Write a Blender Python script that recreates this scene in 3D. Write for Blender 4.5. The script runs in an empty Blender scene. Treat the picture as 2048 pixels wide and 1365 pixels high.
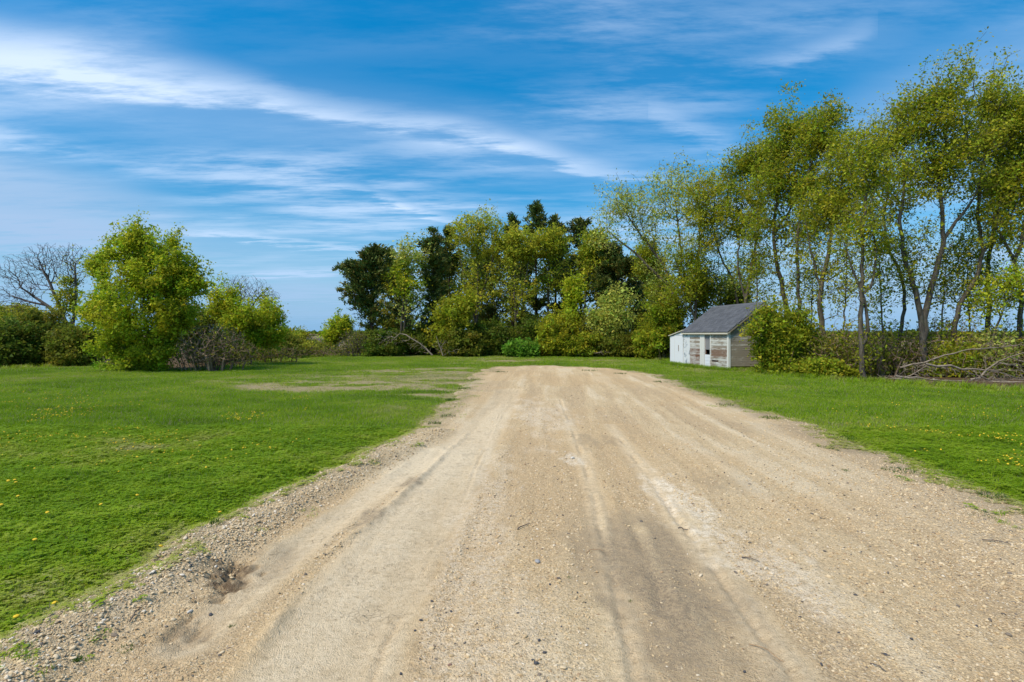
import bpy, math
import numpy as np
from math import radians, sin, cos, pi

SC = bpy.context.scene
COL = SC.collection
R = np.random.default_rng(11)

# ------------------------------------------------------------------ camera
F, HOR, CH = 1138.0, 668.0, 1.8          # focal length in photo pixels, horizon row, eye height
cam = bpy.data.cameras.new('camera'); cam_o = bpy.data.objects.new('camera', cam); COL.objects.link(cam_o)
cam.sensor_width = 36.0; cam.lens = 36.0 * F / 2048.0
cam_o.location = (0, 0, CH); cam_o.rotation_euler = (pi / 2, 0, 0)
cam.shift_y = -(682.5 - HOR) / 2048.0
cam.clip_start = 0.05; cam.clip_end = 9000
SC.camera = cam_o

def W(px, py, D):                         # photo pixel at distance D -> point of the place
    return np.array([(px - 1024) / F * D, D, CH - (py - HOR) / F * D])
def G(px, py):                            # photo pixel on flat ground
    D = CH * F / (py - HOR)
    return np.array([(px - 1024) / F * D, D])
def GL(pts): return np.array([G(*p) for p in pts])

# ------------------------------------------------------------------ sky and sun
SUN_AZ, SUN_EL = radians(-128), radians(54)
world = bpy.data.worlds.new('World'); SC.world = world; world.use_nodes = True
world.cycles.sampling_method = 'MANUAL'; world.cycles.sample_map_resolution = 512
wn, wl = world.node_tree.nodes, world.node_tree.links
wn.clear()
def wN(t, **k):
    n = wn.new(t)
    for a, v in k.items(): setattr(n, a, v)
    return n
def wset(sock, v):
    if isinstance(v, (int, float)): sock.default_value = v
    elif isinstance(v, tuple): sock.default_value = v
    else: wl.new(v, sock)
def wm(op, a, b=None, c=None, clamp=False):
    n = wN('ShaderNodeMath', operation=op, use_clamp=clamp)
    wset(n.inputs[0], a)
    if b is not None: wset(n.inputs[1], b)
    if c is not None: wset(n.inputs[2], c)
    return n.outputs[0]
def wmap(v, a, b, c=0.0, d=1.0, it='SMOOTHSTEP'):
    n = wN('ShaderNodeMapRange', interpolation_type=it)
    wset(n.inputs[0], v); 
    for i, q in enumerate((a, b, c, d)): wset(n.inputs[i + 1], q)
    return n.outputs[0]
def wmix(f, a, b):
    n = wN('ShaderNodeMix', data_type='RGBA')
    wset(n.inputs[0], f); wset(n.inputs[6], a); wset(n.inputs[7], b)
    return n.outputs[2]
sky = wN('ShaderNodeTexSky', sky_type='NISHITA', sun_disc=False)
sky.sun_elevation = SUN_EL; sky.sun_rotation = SUN_AZ
sky.altitude = 300; sky.air_density = 1.0; sky.dust_density = 0.4; sky.ozone_density = 2.5
tc = wN('ShaderNodeTexCoord')
sx = wN('ShaderNodeSeparateXYZ'); wl.new(tc.outputs['Generated'], sx.inputs[0])
DX, DY, DZ = sx.outputs
AZ = wm('ARCTAN2', DX, DY)
EL = wm('ARCSINE', DZ)
# cirrus fibres live on a flat layer high above the place
zc = wm('MAXIMUM', wm('ADD', DZ, 0.05), 0.03)
cb = wN('ShaderNodeCombineXYZ'); wl.new(wm('DIVIDE', DX, zc), cb.inputs[0]); wl.new(wm('DIVIDE', DY, zc), cb.inputs[1])
def wnoise(scale, stretch, rot, detail=6, rough=0.6, dist=0.0, off=0.0):
    mp = wN('ShaderNodeMapping'); wl.new(cb.outputs[0], mp.inputs[0])
    mp.inputs['Rotation'].default_value = (0, 0, radians(rot)); mp.inputs['Scale'].default_value = (1.0, stretch, 1.0)
    mp.inputs['Location'].default_value = (off, off * .7, 0)
    n = wN('ShaderNodeTexNoise', noise_dimensions='2D'); wl.new(mp.outputs[0], n.inputs['Vector'])
    n.inputs['Scale'].default_value = scale; n.inputs['Detail'].default_value = detail
    n.inputs['Roughness'].default_value = rough; n.inputs['Distortion'].default_value = dist
    return n.outputs[0]
fib = wnoise(1.3, 3.6, 28, 6, 0.66)
soft = wnoise(0.55, 2.2, 22, 2, 0.55, 0.0, 3.1)
def azel(px, py):
    a = math.atan((px - 1024) / F); return a, math.atan((HOR - py) / F * math.cos(a))
def curve(xs, ys):                        # smooth function of azimuth, both axes scaled to 0..1
    n = wN('ShaderNodeFloatCurve'); c = n.mapping.curves[0]
    pts = sorted(zip(xs, ys))
    while len(c.points) < len(pts): c.points.new(0.5, 0.5)
    for p, (x, y) in zip(c.points, pts): p.location = (x, y); p.handle_type = 'AUTO'
    n.mapping.update()
    n.inputs['Factor'].default_value = 1.0
    wl.new(AZN, n.inputs['Value'])
    return n.outputs[0]
AZN = wmap(AZ, -1.2, 1.2, it='LINEAR')
nrm = lambda a: (a + 1.2) / 2.4
elw = wm('ADD', EL, wm('MULTIPLY', wm('SUBTRACT', fib, 0.5), 0.055))
def streak(pts, up, dn, inten):
    ae = [azel(*p) for p in pts]
    xs = [nrm(a) for a, e in ae]
    d = wm('SUBTRACT', elw, curve(xs, [e for a, e in ae]))
    u = curve(xs, [w / F for w in up]); b = curve(xs, [w / F for w in dn])
    mu = wmap(wm('DIVIDE', d, wm('MAXIMUM', u, 0.002)), 1.0, 0.0)
    md = wmap(wm('DIVIDE', d, wm('MAXIMUM', b, 0.002)), -1.0, 0.0)
    lim = wm('MULTIPLY', wmap(AZN, xs[0] - .02, xs[0] + .02), wmap(AZN, xs[-1] + .02, xs[-1] - .02))
    return wm('MULTIPLY', wm('MULTIPLY', wm('MULTIPLY', mu, md), lim), wm('MAXIMUM', curve(xs, inten), 0.0))
def blob(px, py, rx, ry):
    a, e = azel(px, py)
    da = wm('DIVIDE', wm('SUBTRACT', AZ, a), rx / F); de = wm('DIVIDE', wm('SUBTRACT', elw, e), ry / F)
    return wmap(wm('ADD', wm('MULTIPLY', da, da), wm('MULTIPLY', de, de)), 1.0, 0.0)
S1 = streak([(-500, 40), (0, 135), (200, 160), (400, 192), (520, 205), (620, 222), (750, 240), (900, 262), (1050, 300), (1200, 342), (1400, 360)],
            [80, 84, 80, 72, 58, 48, 42, 42, 40, 34, 20], [44, 36, 32, 28, 24, 22, 20, 20, 18, 16, 10], [.35, .66, .70, .68, .64, .46, .38, .40, .42, .34, .0])
S2 = streak([(300, 466), (400, 466), (480, 472), (600, 486), (760, 500), (900, 505)], [10, 14, 15, 12, 8, 6], [8, 10, 11, 12, 9, 6], [0, .4, .55, .5, .42, 0])
S3 = streak([(440, 550), (520, 546), (620, 541), (720, 539), (860, 545)], [8, 13, 16, 14, 8], [8, 10, 12, 12, 8], [0, .32, .42, .36, 0])
S4 = streak([(660, 366), (740, 390), (820, 417), (900, 440), (980, 455)], [12, 15, 15, 12, 10], [10, 10, 9, 8, 8], [0, .3, .34, .26, 0])
S5 = streak([(1290, 215), (1360, 250), (1420, 275), (1500, 300)], [30, 40, 40, 30], [26, 34, 30, 22], [0, .2, .2, 0])
S6 = streak([(1440, 130), (1540, 128), (1620, 105), (1720, 60), (1760, 40)], [26, 32, 30, 24, 20], [22, 26, 24, 20, 18], [0, .16, .2, .16, 0])
veil = wmap(soft, 0.34, 0.74, 0.04, 0.50)
veil = wm('MULTIPLY', veil, wmap(fib, 0.30, 0.70, 0.15, 1.25))
cirrus = wm('ADD', wm('ADD', wm('ADD', S1, S2), wm('ADD', S3, S4)), wm('ADD', S5, S6))
cirrus = wm('MULTIPLY', cirrus, wmap(fib, 0.28, 0.64, 0.38, 1.05))
haze_h = wmap(EL, 0.0, 0.26, 0.24, 0.0)
wide = streak([(-600, 60), (0, 170), (400, 235), (800, 270), (1200, 330), (1500, 330)], [150, 150, 130, 110, 90, 60], [110, 120, 120, 110, 80, 50], [.12, .2, .2, .16, .12, .0])
cover = wm('ADD', wm('ADD', cirrus, wm('ADD', veil, wide)), haze_h, clamp=True)
grey = wm('ADD', wm('MULTIPLY', blob(-60, 395, 330, 85), 0.8), wm('MULTIPLY', blob(60, 470, 420, 40), 0.3))
grey = wm('ADD', grey, wm('MULTIPLY', blob(610, 585, 190, 22), 0.55))
grey = wm('ADD', grey, wm('MULTIPLY', blob(2000, 240, 330, 150), 0.50))
grey = wm('ADD', grey, wm('MULTIPLY', blob(1900, 560, 420, 90), 0.40))
grey = wm('ADD', grey, wm('MULTIPLY', blob(620, 625, 160, 14), 0.30))
grey = wm('MULTIPLY', grey, wmap(fib, 0.2, 0.6, 0.6, 1.1), clamp=True)
hs = wN('ShaderNodeHueSaturation'); wl.new(sky.outputs[0], hs.inputs['Color'])
hs.inputs['Hue'].default_value = 0.490; hs.inputs['Saturation'].default_value = 1.55; wl.new(wmap(EL, 0.0, 0.62, 0.56, 1.0, 'LINEAR'), hs.inputs['Value'])
SKYK = 0.100
c1 = wmix(cover, hs.outputs[0], (3.7, 4.5, 5.7, 1))
c1 = wmix(wmap(EL, 0.22, -0.02, 0.0, 0.9), c1, (1.0, 2.3, 3.9, 1))
c2 = wmix(grey, c1, (2.0, 2.95, 4.3, 1))
bg = wN('ShaderNodeBackground'); wl.new(c2, bg.inputs[0]); bg.inputs[1].default_value = SKYK
wo = wN('ShaderNodeOutputWorld'); wl.new(bg.outputs[0], wo.inputs[0])

sun = bpy.data.lights.new('sun', 'SUN'); sun.energy = 2.3; sun.angle = radians(16); sun.color = (1.0, 0.90, 0.74)
sun_o = bpy.data.objects.new('sun', sun); COL.objects.link(sun_o)
from mathutils import Vector, Matrix
sdir = Vector((sin(SUN_AZ) * cos(SUN_EL), cos(SUN_AZ) * cos(SUN_EL), sin(SUN_EL)))
sun_o.rotation_euler = sdir.to_track_quat('Z', 'Y').to_euler(); sun_o.location = (20, 10, 40)

SC.view_settings.view_transform = 'Standard'; SC.view_settings.look = 'None'
SC.view_settings.exposure = 1.0; SC.view_settings.gamma = 1.0; SC.view_settings.use_curve_mapping = False
SC.cycles.max_bounces = 6; SC.cycles.diffuse_bounces = 3; SC.cycles.transmission_bounces = 4; SC.cycles.transparent_max_bounces = 6

# ------------------------------------------------------------------ helpers
def tag(o, label=None, cat=None, group=None, kind=None):
    for k, v in (('label', label), ('category', cat), ('group', group), ('kind', kind)):
        if v: o[k] = v
    return o
def empty(name, loc=(0, 0, 0)):
    o = bpy.data.objects.new(name, None); COL.objects.link(o); o.location = loc; o.empty_display_size = 0.2
    return o
def mesh(name, V, Fc, mat=None, smooth=False, col=None, attrs=None, parent=None, link=True, colname='Col'):
    V = np.asarray(V, np.float32); me = bpy.data.meshes.new(name)
    if isinstance(Fc, np.ndarray):
        nf, k = Fc.shape; loops = Fc.ravel(); starts = np.arange(nf) * k; tot = np.full(nf, k)
    else:
        tot = np.array([len(f) for f in Fc]); loops = np.concatenate([np.asarray(f) for f in Fc]); starts = np.concatenate([[0], np.cumsum(tot)[:-1]]); nf = len(tot)
    me.vertices.add(len(V)); me.vertices.foreach_set('co', V.ravel())
    me.loops.add(len(loops)); me.loops.foreach_set('vertex_index', loops.astype(np.int32))
    me.polygons.add(nf); me.polygons.foreach_set('loop_start', starts.astype(np.int32)); me.polygons.foreach_set('loop_total', tot.astype(np.int32))
    me.polygons.foreach_set('use_smooth', np.full(nf, bool(smooth)))
    if col is not None:
        a = me.color_attributes.new(colname, 'FLOAT_COLOR', 'POINT')
        c = np.ones((len(V), 4), np.float32); c[:, :col.shape[1]] = col; a.data.foreach_set('color', c.ravel())
    for k, v in (attrs or {}).items():
        a = me.attributes.new(k, 'FLOAT', 'POINT'); a.data.foreach_set('value', np.asarray(v, np.float32))
    me.update(calc_edges=True); me.validate()
    if mat: me.materials.append(mat)
    o = bpy.data.objects.new(name, me)
    if link: COL.objects.link(o)
    if parent: o.parent = parent
    return o
_tab = np.random.default_rng(5).random((256, 256))
def vn(x, y, s, seed=0):                 # value noise 0..1 of feature size s
    x = np.asarray(x) / s + seed * 17.31; y = np.asarray(y) / s + seed * 9.77
    xi = np.floor(x).astype(int); yi = np.floor(y).astype(int); fx = x - xi; fy = y - yi
    fx = fx * fx * (3 - 2 * fx); fy = fy * fy * (3 - 2 * fy)
    g = lambda a, b: _tab[a % 256, b % 256]
    return (g(xi, yi) * (1 - fx) + g(xi + 1, yi) * fx) * (1 - fy) + (g(xi, yi + 1) * (1 - fx) + g(xi + 1, yi + 1) * fx) * fy
def fbm(x, y, s, seed=0, oct=4):
    v = 0; a = .5; t = 0
    for i in range(oct): v = v + a * vn(x, y, s / 2 ** i, seed + i * 3); t += a; a *= .55
    return v / t
def ss(a, b, x): t = np.clip((x - a) / (b - a), 0, 1); return t * t * (3 - 2 * t)
def dist_line(x, y, P, closed=False):
    d = np.full(np.shape(x), 1e9); n = len(P)
    for i in range(n if closed else n - 1):
        a, b = P[i], P[(i + 1) % n]; ab = b - a
        t = np.clip(((x - a[0]) * ab[0] + (y - a[1]) * ab[1]) / (ab @ ab + 1e-12), 0, 1)
        d = np.minimum(d, np.hypot(x - a[0] - t * ab[0], y - a[1] - t * ab[1]))
    return d
def inside(x, y, P):
    r = np.zeros(np.shape(x), bool); n = len(P)
    for i in range(n):
        (x1, y1), (x2, y2) = P[i], P[(i + 1) % n]
        if y1 == y2: continue
        c = ((y1 > y) != (y2 > y)) & (x < (x2 - x1) * (y - y1) / (y2 - y1) + x1); r ^= c
    return r
# --- node material helper
class NM:
    def __init__(s, name):
        s.m = bpy.data.materials.new(name); s.m.use_nodes = True
        s.n, s.l = s.m.node_tree.nodes, s.m.node_tree.links; s.n.clear()
        s.out = s.n.new('ShaderNodeOutputMaterial')
        s.tc = s.n.new('ShaderNodeTexCoord').outputs['Object']
    def set(s, k, v):
        if v is None: return
        if isinstance(v, (int, float)): k.default_value = v
        elif isinstance(v, tuple): k.default_value = v if len(v) == 4 or k.type == 'VECTOR' else (*v, 1)
        else: s.l.new(v, k)
    def math(s, op, a, b=None, clamp=False):
        n = s.n.new('ShaderNodeMath'); n.operation = op; n.use_clamp = clamp; s.set(n.inputs[0], a); s.set(n.inputs[1], b); return n.outputs[0]
    def mr(s, v, a, b, c=0.0, d=1.0, it='SMOOTHSTEP'):
        n = s.n.new('ShaderNodeMapRange'); n.interpolation_type = it; s.set(n.inputs[0], v)
        for i, q in enumerate((a, b, c, d)): s.set(n.inputs[i + 1], q)
        return n.outputs[0]
    def mix(s, f, a, b, bt='MIX'):
        n = s.n.new('ShaderNodeMix'); n.data_type = 'RGBA'; n.blend_type = bt; s.set(n.inputs[0], f); s.set(n.inputs[6], a); s.set(n.inputs[7], b); return n.outputs[2]
    def mapping(s, v, scale=(1, 1, 1), rot=(0, 0, 0)):
        n = s.n.new('ShaderNodeMapping'); s.l.new(v, n.inputs[0]); n.inputs['Scale'].default_value = scale; n.inputs['Rotation'].default_value = rot; return n.outputs[0]
    def noise(s, scale, detail=4, rough=.55, v=None, out=0, dist=0.):
        n = s.n.new('ShaderNodeTexNoise'); s.l.new(v or s.tc, n.inputs['Vector']); n.inputs['Scale'].default_value = scale
        n.inputs['Detail'].default_value = detail; n.inputs['Roughness'].default_value = rough; n.inputs['Distortion'].default_value = dist; return n.outputs[out]
    def vor(s, scale, v=None, feature='F1', rnd=1.0):
        n = s.n.new('ShaderNodeTexVoronoi'); n.feature = feature; s.l.new(v or s.tc, n.inputs['Vector']); n.inputs['Scale'].default_value = scale; n.inputs['Randomness'].default_value = rnd; return n
    def ramp(s, v, stops):
        n = s.n.new('ShaderNodeValToRGB'); s.l.new(v, n.inputs[0]); e = n.color_ramp.elements
        while len(e) < len(stops): e.new(.5)
        for q, (p, c) in zip(e, stops): q.position = p; q.color = (*c, 1)
        return n.outputs[0]
    def attr(s, name, typ='GEOMETRY', out='Fac'):
        n = s.n.new('ShaderNodeAttribute'); n.attribute_name = name; n.attribute_type = typ; return n.outputs[out]
    def bump(s, h, strength=.5, dist=.02, prev=None):
        n = s.n.new('ShaderNodeBump'); n.inputs['Strength'].default_value = strength; n.inputs['Distance'].default_value = dist
        s.l.new(h, n.inputs['Height']); s.set(n.inputs['Normal'], prev); return n.outputs[0]
    def bsdf(s, col, rough=.85, normal=None, spec=.3):
        b = s.n.new('ShaderNodeBsdfPrincipled'); s.set(b.inputs['Base Color'], col); s.set(b.inputs['Roughness'], rough)
        b.inputs['Specular IOR Level'].default_value = spec; s.set(b.inputs['Normal'], normal); return b.outputs[0]
    def done(s, sh): s.l.new(sh, s.out.inputs[0]); return s.m
    def leafy(s, col, trans=.4, rough=.6, spec=.25):
        b = s.bsdf(col, rough, None, spec); t = s.n.new('ShaderNodeBsdfTranslucent'); s.set(t.inputs[0], col)
        x = s.n.new('ShaderNodeMixShader'); x.inputs[0].default_value = trans; s.l.new(b, x.inputs[1]); s.l.new(t.outputs[0], x.inputs[2]); return s.done(x.outputs[0])

# ------------------------------------------------------------------ the ground and the driveway
DRV = GL([(-500, 1500), (-250, 1400), (0, 1282), (100, 1228), (210, 1175), (300, 1140), (350, 1088), (430, 1050), (500, 1012), (565, 985), (640, 952), (690, 932),
          (760, 890), (850, 853), (885, 818), (915, 792), (930, 768), (955, 748), (985, 735), (1060, 731), (1170, 734), (1240, 739), (1300, 748),
          (1400, 782), (1500, 818), (1600, 842), (1680, 868), (1720, 898), (1790, 912), (1850, 938), (1910, 962), (1980, 985), (2060, 1012), (2200, 1060), (2500, 1170), (2800, 1365)])
DRV = np.vstack([DRV, [[9.0, 0.3], [-9.0, 0.3]]])
def drv_sd(x, y):                         # >0 inside the driveway, ragged edge
    d = dist_line(x, y, DRV, True) * np.where(inside(x, y, DRV), 1, -1)
    w = np.clip(np.abs(y) / 12, .35, 2.2)
    return d + (fbm(x, y, .9, 2) - .5) * .60 * w + (fbm(x, y, .22, 9, 3) - .5) * .26
ROUGHS = [([(560, 772), (700, 768), (830, 778), (900, 784)], 1.0), ([(730, 745), (800, 742), (900, 738)], .8), ([(880, 762), (950, 758)], 1.0),
          ([(660, 776), (760, 772)], .9), ([(930, 726), (1100, 719), (1220, 722)], 1.0), ([(480, 760), (560, 764)], .6), ([(900, 745), (985, 742)], .9), ([(600, 750), (720, 757)], .5), ([(1460, 768), (1530, 772)], .35), ([(700, 752), (900, 750)], .5)]
def dry(x, y):                            # thin, straw coloured patches of lawn
    m = np.zeros(np.shape(x))
    for P, s in ROUGHS:
        d = dist_line(x, y, GL(P)); m = np.maximum(m, s * (1 - ss(.4, 2.4, d)))
    return np.clip(m * 1.6 * ss(.30, .56, fbm(x * .4, y, .8, 21)), 0, 1)

xs = np.concatenate([-np.geomspace(3000, 42, 26), np.linspace(-40, -9, 70), np.linspace(-8.6, 8.6, 144), np.linspace(9, 40, 70), np.geomspace(42, 3000, 26)])
ys = np.concatenate([[-300, -80, -20, -6, -2], np.linspace(0, 9, 76), np.linspace(9.2, 60, 170), np.geomspace(62, 3500, 30)])
X, Y = np.meshgrid(xs, ys)
def grid_faces(nr, nc):
    i = np.arange(nr * nc).reshape(nr, nc)
    return np.stack([i[:-1, :-1], i[:-1, 1:], i[1:, 1:], i[1:, :-1]], -1).reshape(-1, 4)
def lawn_z(x, y):
    far = 1 - ss(45, 90, np.hypot(x, y))
    und = (fbm(x, y, 5, 4) - .5) * .10 + (fbm(x, y, .6, 8, 3) - .5) * .03
    bank = .05 * (1 - ss(0, 1.2, -drv_sd_c(x, y)))
    return und * far - bank * far
def drv_sd_c(x, y): return dist_line(x, y, DRV, True) * np.where(inside(x, y, DRV), 1, -1)
sd = drv_sd(X, Y)
Z = lawn_z(X, Y) - .22 * ss(.0, .45, sd)
m = NM('lawn soil')
n1 = m.noise(2.2, 6, .65); n2 = m.noise(26, 5, .7)
c = m.ramp(n1, [(.3, (.06, .10, .006)), (.5, (.09, .145, .008)), (.7, (.13, .17, .014))])
c = m.mix(m.mr(n2, .45, .75, 0, .6), c, (.10, .085, .045))
straw = m.ramp(m.noise(9, 6, .7), [(.3, (.16, .13, .06)), (.55, (.30, .245, .13)), (.75, (.38, .32, .20))])
c = m.mix(m.attr('dry'), c, straw)
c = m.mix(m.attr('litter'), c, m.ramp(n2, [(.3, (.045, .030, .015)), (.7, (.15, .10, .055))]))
soil_m = m.done(m.bsdf(c, .95, m.bump(n2, .6, .02), .1))
TREELINE = GL([(-700, 752), (-200, 742), (0, 738), (180, 730), (300, 741), (380, 741), (470, 732), (560, 720), (640, 713), (720, 711), (900, 711), (1100, 711), (1300, 713)])
TL2 = np.vstack([TREELINE, GL([(1340, 722), (1480, 742), (1600, 755), (1720, 764), (1850, 771), (2048, 782), (2300, 798), (2700, 820)])])
def beyond(x, y):                         # >0 past the edge of the mown grass
    P = np.vstack([TL2, [[200, TL2[-1][1]], [200, 400], [-200, 400], [-200, TL2[0][1]]]])
    return dist_line(x, y, TL2) * np.where(inside(x, y, P), 1, -1) + (fbm(x, y, 1.6, 33) - .5) * .8
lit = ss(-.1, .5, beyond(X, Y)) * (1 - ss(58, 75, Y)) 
edge_lit = .9 * ss(-.42, -.05, drv_sd(X, Y))
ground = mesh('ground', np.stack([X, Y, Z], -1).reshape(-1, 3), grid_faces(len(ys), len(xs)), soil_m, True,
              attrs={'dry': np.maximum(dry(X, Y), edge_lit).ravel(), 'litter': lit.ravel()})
tag(ground, kind='structure')

# driveway: a fine sheet with wheel ruts, a gravel berm and washed edges
yr = np.geomspace(2.05, 33.5, 660); u = np.linspace(0, 1, 450)
lo = np.array([min(p[0] for p in DRV)] * len(yr)); hi = lo * 0
for i, y in enumerate(yr):
    xsx = []
    for a, b in zip(DRV, np.roll(DRV, -1, 0)):
        if (a[1] - y) * (b[1] - y) < 0: xsx.append(a[0] + (y - a[1]) / (b[1] - a[1]) * (b[0] - a[0]))
    if len(xsx) < 2: xsx = [6, 9]
    lo[i], hi[i] = max(min(xsx) - 1.0, -y * 1.05 - 1.5), min(max(xsx) + 1.0, y * 1.05 + 1.5)
X = lo[:, None] + (hi - lo)[:, None] * u[None]; Y = np.repeat(yr[:, None], len(u), 1)
sd = drv_sd(X, Y)
cl_ = GL([(990, 1500), (1000, 1365), (1040, 1100), (1060, 900), (1080, 790), (1086, 742), (1088, 728)]); latx = X - np.interp(Y, cl_[:, 1], cl_[:, 0])
strk = fbm(latx, Y * .07, .34, 111, 5) * .7 + fbm(latx, Y * .25, .9, 115, 3) * .3
wx, wy = X + (fbm(X, Y, .9, 41) - .5) * .05 + (fbm(X, Y, .08, 42, 2) - .5) * .02, Y
track = dist_line(wx, wy, GL([(560, 1500), (640, 1365), (720, 1210), (800, 1090), (885, 975), (945, 885), (990, 825), (1020, 780)]))
track2 = dist_line(wx, wy, GL([(380, 1290), (500, 1180), (600, 1090), (700, 1020), (800, 955), (870, 905)]))
berm = dist_line(wx, wy, GL([(-60, 1400), (60, 1300), (250, 1185), (400, 1100), (560, 1012), (700, 942), (800, 900), (860, 868)]))
ridge = dist_line(wx, wy, GL([(470, 1365), (557, 1250), (630, 1130), (735, 1055), (830, 968), (905, 895), (950, 850)]))
ridge_r = dist_line(wx, wy, GL([(735, 1400), (749, 1352), (768, 1307), (840, 1160), (915, 1027), (972, 888), (1000, 830)]))
gr1 = dist_line(wx, wy, GL([(1300, 1440), (1268, 1365), (1240, 1230), (1205, 1080), (1190, 1000), (1150, 870), (1120, 800)]))
gr2 = dist_line(wx, wy, GL([(1620, 1400), (1580, 1340), (1500, 1240), (1450, 1170), (1390, 1090), (1300, 960), (1220, 850)]))
gr3 = dist_line(wx, wy, GL([(1330, 1230), (1300, 1130), (1270, 1060), (1240, 980)]))
gr4 = dist_line(wx, wy, GL([(1900, 960), (1700, 900), (1560, 850), (1440, 800)]))
def spot(px, py, rx, ry, seed):
    c0 = G(px, py); D = c0[1]; ax = rx / F * D; ay = abs(G(px, py - ry)[1] - D)
    d = np.hypot((X - c0[0]) / ax, (Y - c0[1]) / ay) + (fbm(X * 1.8, Y * .7, max(ax, .12) * .7, seed, 5) - .5) * 2.2
    return 1 - ss(.35, 1.25, d)
hole = np.maximum(spot(470, 1140, 52, 26, 51), spot(455, 1172, 45, 24, 55)); hole2 = spot(350, 1270, 60, 30, 52) * .5
hole = np.maximum(hole, hole2)
damp = np.maximum.reduce([spot(1300, 1140, 120, 110, 53) * .8, spot(1318, 1180, 48, 74, 59), spot(1275, 1090, 60, 44, 58) * .8, spot(560, 1120, 60, 34, 56) * .5, spot(1170, 880, 24, 14, 54) * .6, spot(1222, 882, 22, 10, 57) * .6, spot(1440, 970, 60, 22, 60) * .45, spot(1520, 860, 70, 16, 63) * .35])
damp = np.maximum(damp, spot(1180, 1110, 60, 70, 61) * .55); damp = np.maximum(damp, .75 * (1 - ss(.05, .5, gr4)) * ss(.35, .6, fbm(X, Y, .7, 64)))
damp = np.maximum(damp, spot(820, 968, 22, 14, 65) * .9); damp = np.maximum(damp, spot(740, 1040, 26, 18, 66) * .9)
pale = np.maximum.reduce([spot(1365, 1010, 50, 60, 71), spot(1560, 1140, 110, 70, 72) * .7, spot(1145, 918, 26, 12, 73), spot(960, 1060, 70, 160, 74) * .5, spot(1075, 830, 60, 30, 75) * .7, spot(1000, 1230, 90, 120, 76) * .35])
mud = np.maximum(1 - ss(.30, .52, track), .9 * (1 - ss(.10, .26, track2)))
mud = np.maximum(mud, .8 * (1 - ss(.04, .22, gr2))); mud = np.maximum(mud, .7 * (1 - ss(.04, .20, gr1))); mud = np.maximum(mud, .5 * damp)
mud = np.clip(mud * (.75 + .5 * fbm(X, Y, .35, 81)), 0, 1) * (1 - ss(14, 24, Y) * .6)
warm = ss(.42, .62, fbm(X, Y, 2.2, 85)) * .8
warm = np.maximum(warm, .7 * (1 - ss(.2, .9, dist_line(X, Y, GL([(1010, 1150), (1060, 1000), (1075, 900), (1090, 820)])))))
bermm = 1 - ss(.12, .50, berm)
brown = np.clip(ss(.2, 2.2, X - (.9 + .32 * Y)) * (.5 + .7 * fbm(X, Y, 1.1, 88)), 0, 1)
edge = 1 - ss(.05, .75, sd)
stony = np.clip(.55 + .6 * bermm - mud * .9 + .3 * brown, 0, 1)
rough = (fbm(X, Y, .10, 91, 3) - .5)
Zd = .012 + (fbm(X, Y, 1.6, 92) - .5) * .05 + rough * .018 * (1 - .6 * mud) + (fbm(X, Y, .03, 93, 2) - .5) * .010 * stony
Zd += (strk - .5) * .075 * ss(.3, 1.2, sd)
Zd += .085 * bermm * (.55 + .9 * fbm(X, Y, .45, 94)) - .030 * (1 - ss(.1, .55, track)) - .022 * (1 - ss(.03, .2, track2))
brk = .15 + .85 * ss(.35, .62, fbm(X, Y, .55, 101)); brk2 = .1 + .9 * ss(.40, .62, fbm(X, Y, .7, 103))
Zd += .034 * brk * np.exp(-(ridge / .045) ** 2) * (.2 + 1.6 * fbm(X, Y, .18, 95)) + brk2 * (.010 * np.exp(-((ridge_r - .03) / .025) ** 2) - .012 * np.exp(-(ridge_r / .02) ** 2))
Zd += brk * (-.016 * np.exp(-(gr1 / .03) ** 2) + .010 * np.exp(-((gr1 - .06) / .03) ** 2)) + brk2 * (-.016 * np.exp(-(gr2 / .028) ** 2) + .010 * np.exp(-((gr2 - .06) / .03) ** 2)) + brk * (-.014 * np.exp(-(gr3 / .05) ** 2) + .010 * np.exp(-((gr3 - .1) / .05) ** 2))
for k, (s, g_) in enumerate(((.035, gr1), (.035, gr2))):   # tyre lugs pressed into the ruts
    Zd += -.006 * (1 - ss(.05, .16, g_)) * (np.sin(Y / .028 + 3 * vn(X, Y, .3, 97)) > .2)
Zd += hole * (-.07 + (fbm(X, Y, .09, 98, 3) - .35) * .17) + damp * (fbm(X, Y, .10, 99, 4) - .5) * .022
Zd = np.where(sd < .25, Zd * ss(-.1, .25, sd) - .30 * ss(.06, -.5, sd), Zd)
m = NM('driveway gravel and dirt')
am, ad, ap, aw, ab, ae, ag, ah, ast = [m.attr(k) for k in ('mud', 'damp', 'pale', 'warm', 'brown', 'edge', 'berm', 'hole', 'stony')]
big = m.noise(1.7, 8, .72); stn = m.math('ADD', m.attr('strk'), m.math('MULTIPLY', m.math('SUBTRACT', m.noise(8, 4, .7), .5), .12))
c = m.ramp(big, [(.25, (.42, .305, .17)), (.5, (.50, .375, .215)), (.75, (.56, .44, .275))])
c = m.mix(m.mr(stn, .50, .61, 0, .8), c, (.64, .535, .375)); c = m.mix(m.mr(stn, .485, .39, 0, .7), c, (.34, .235, .13))
c = m.mix(m.math('MULTIPLY', aw, .60), c, (.45, .285, .125))
c = m.mix(m.math('MULTIPLY', ab, .7), c, (.36, .255, .145))
c = m.mix(m.math('MULTIPLY', ag, .7), c, (.52, .385, .205))
wob = m.mix(.02, m.tc, m.noise(14, 3, .5, out=1))
v1 = m.vor(52, wob); v2 = m.vor(120, wob); v3 = m.vor(26, wob)
sep1 = m.n.new('ShaderNodeSeparateColor'); m.l.new(v1.outputs['Color'], sep1.inputs[0])
sep2 = m.n.new('ShaderNodeSeparateColor'); m.l.new(v2.outputs['Color'], sep2.inputs[0])
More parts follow.
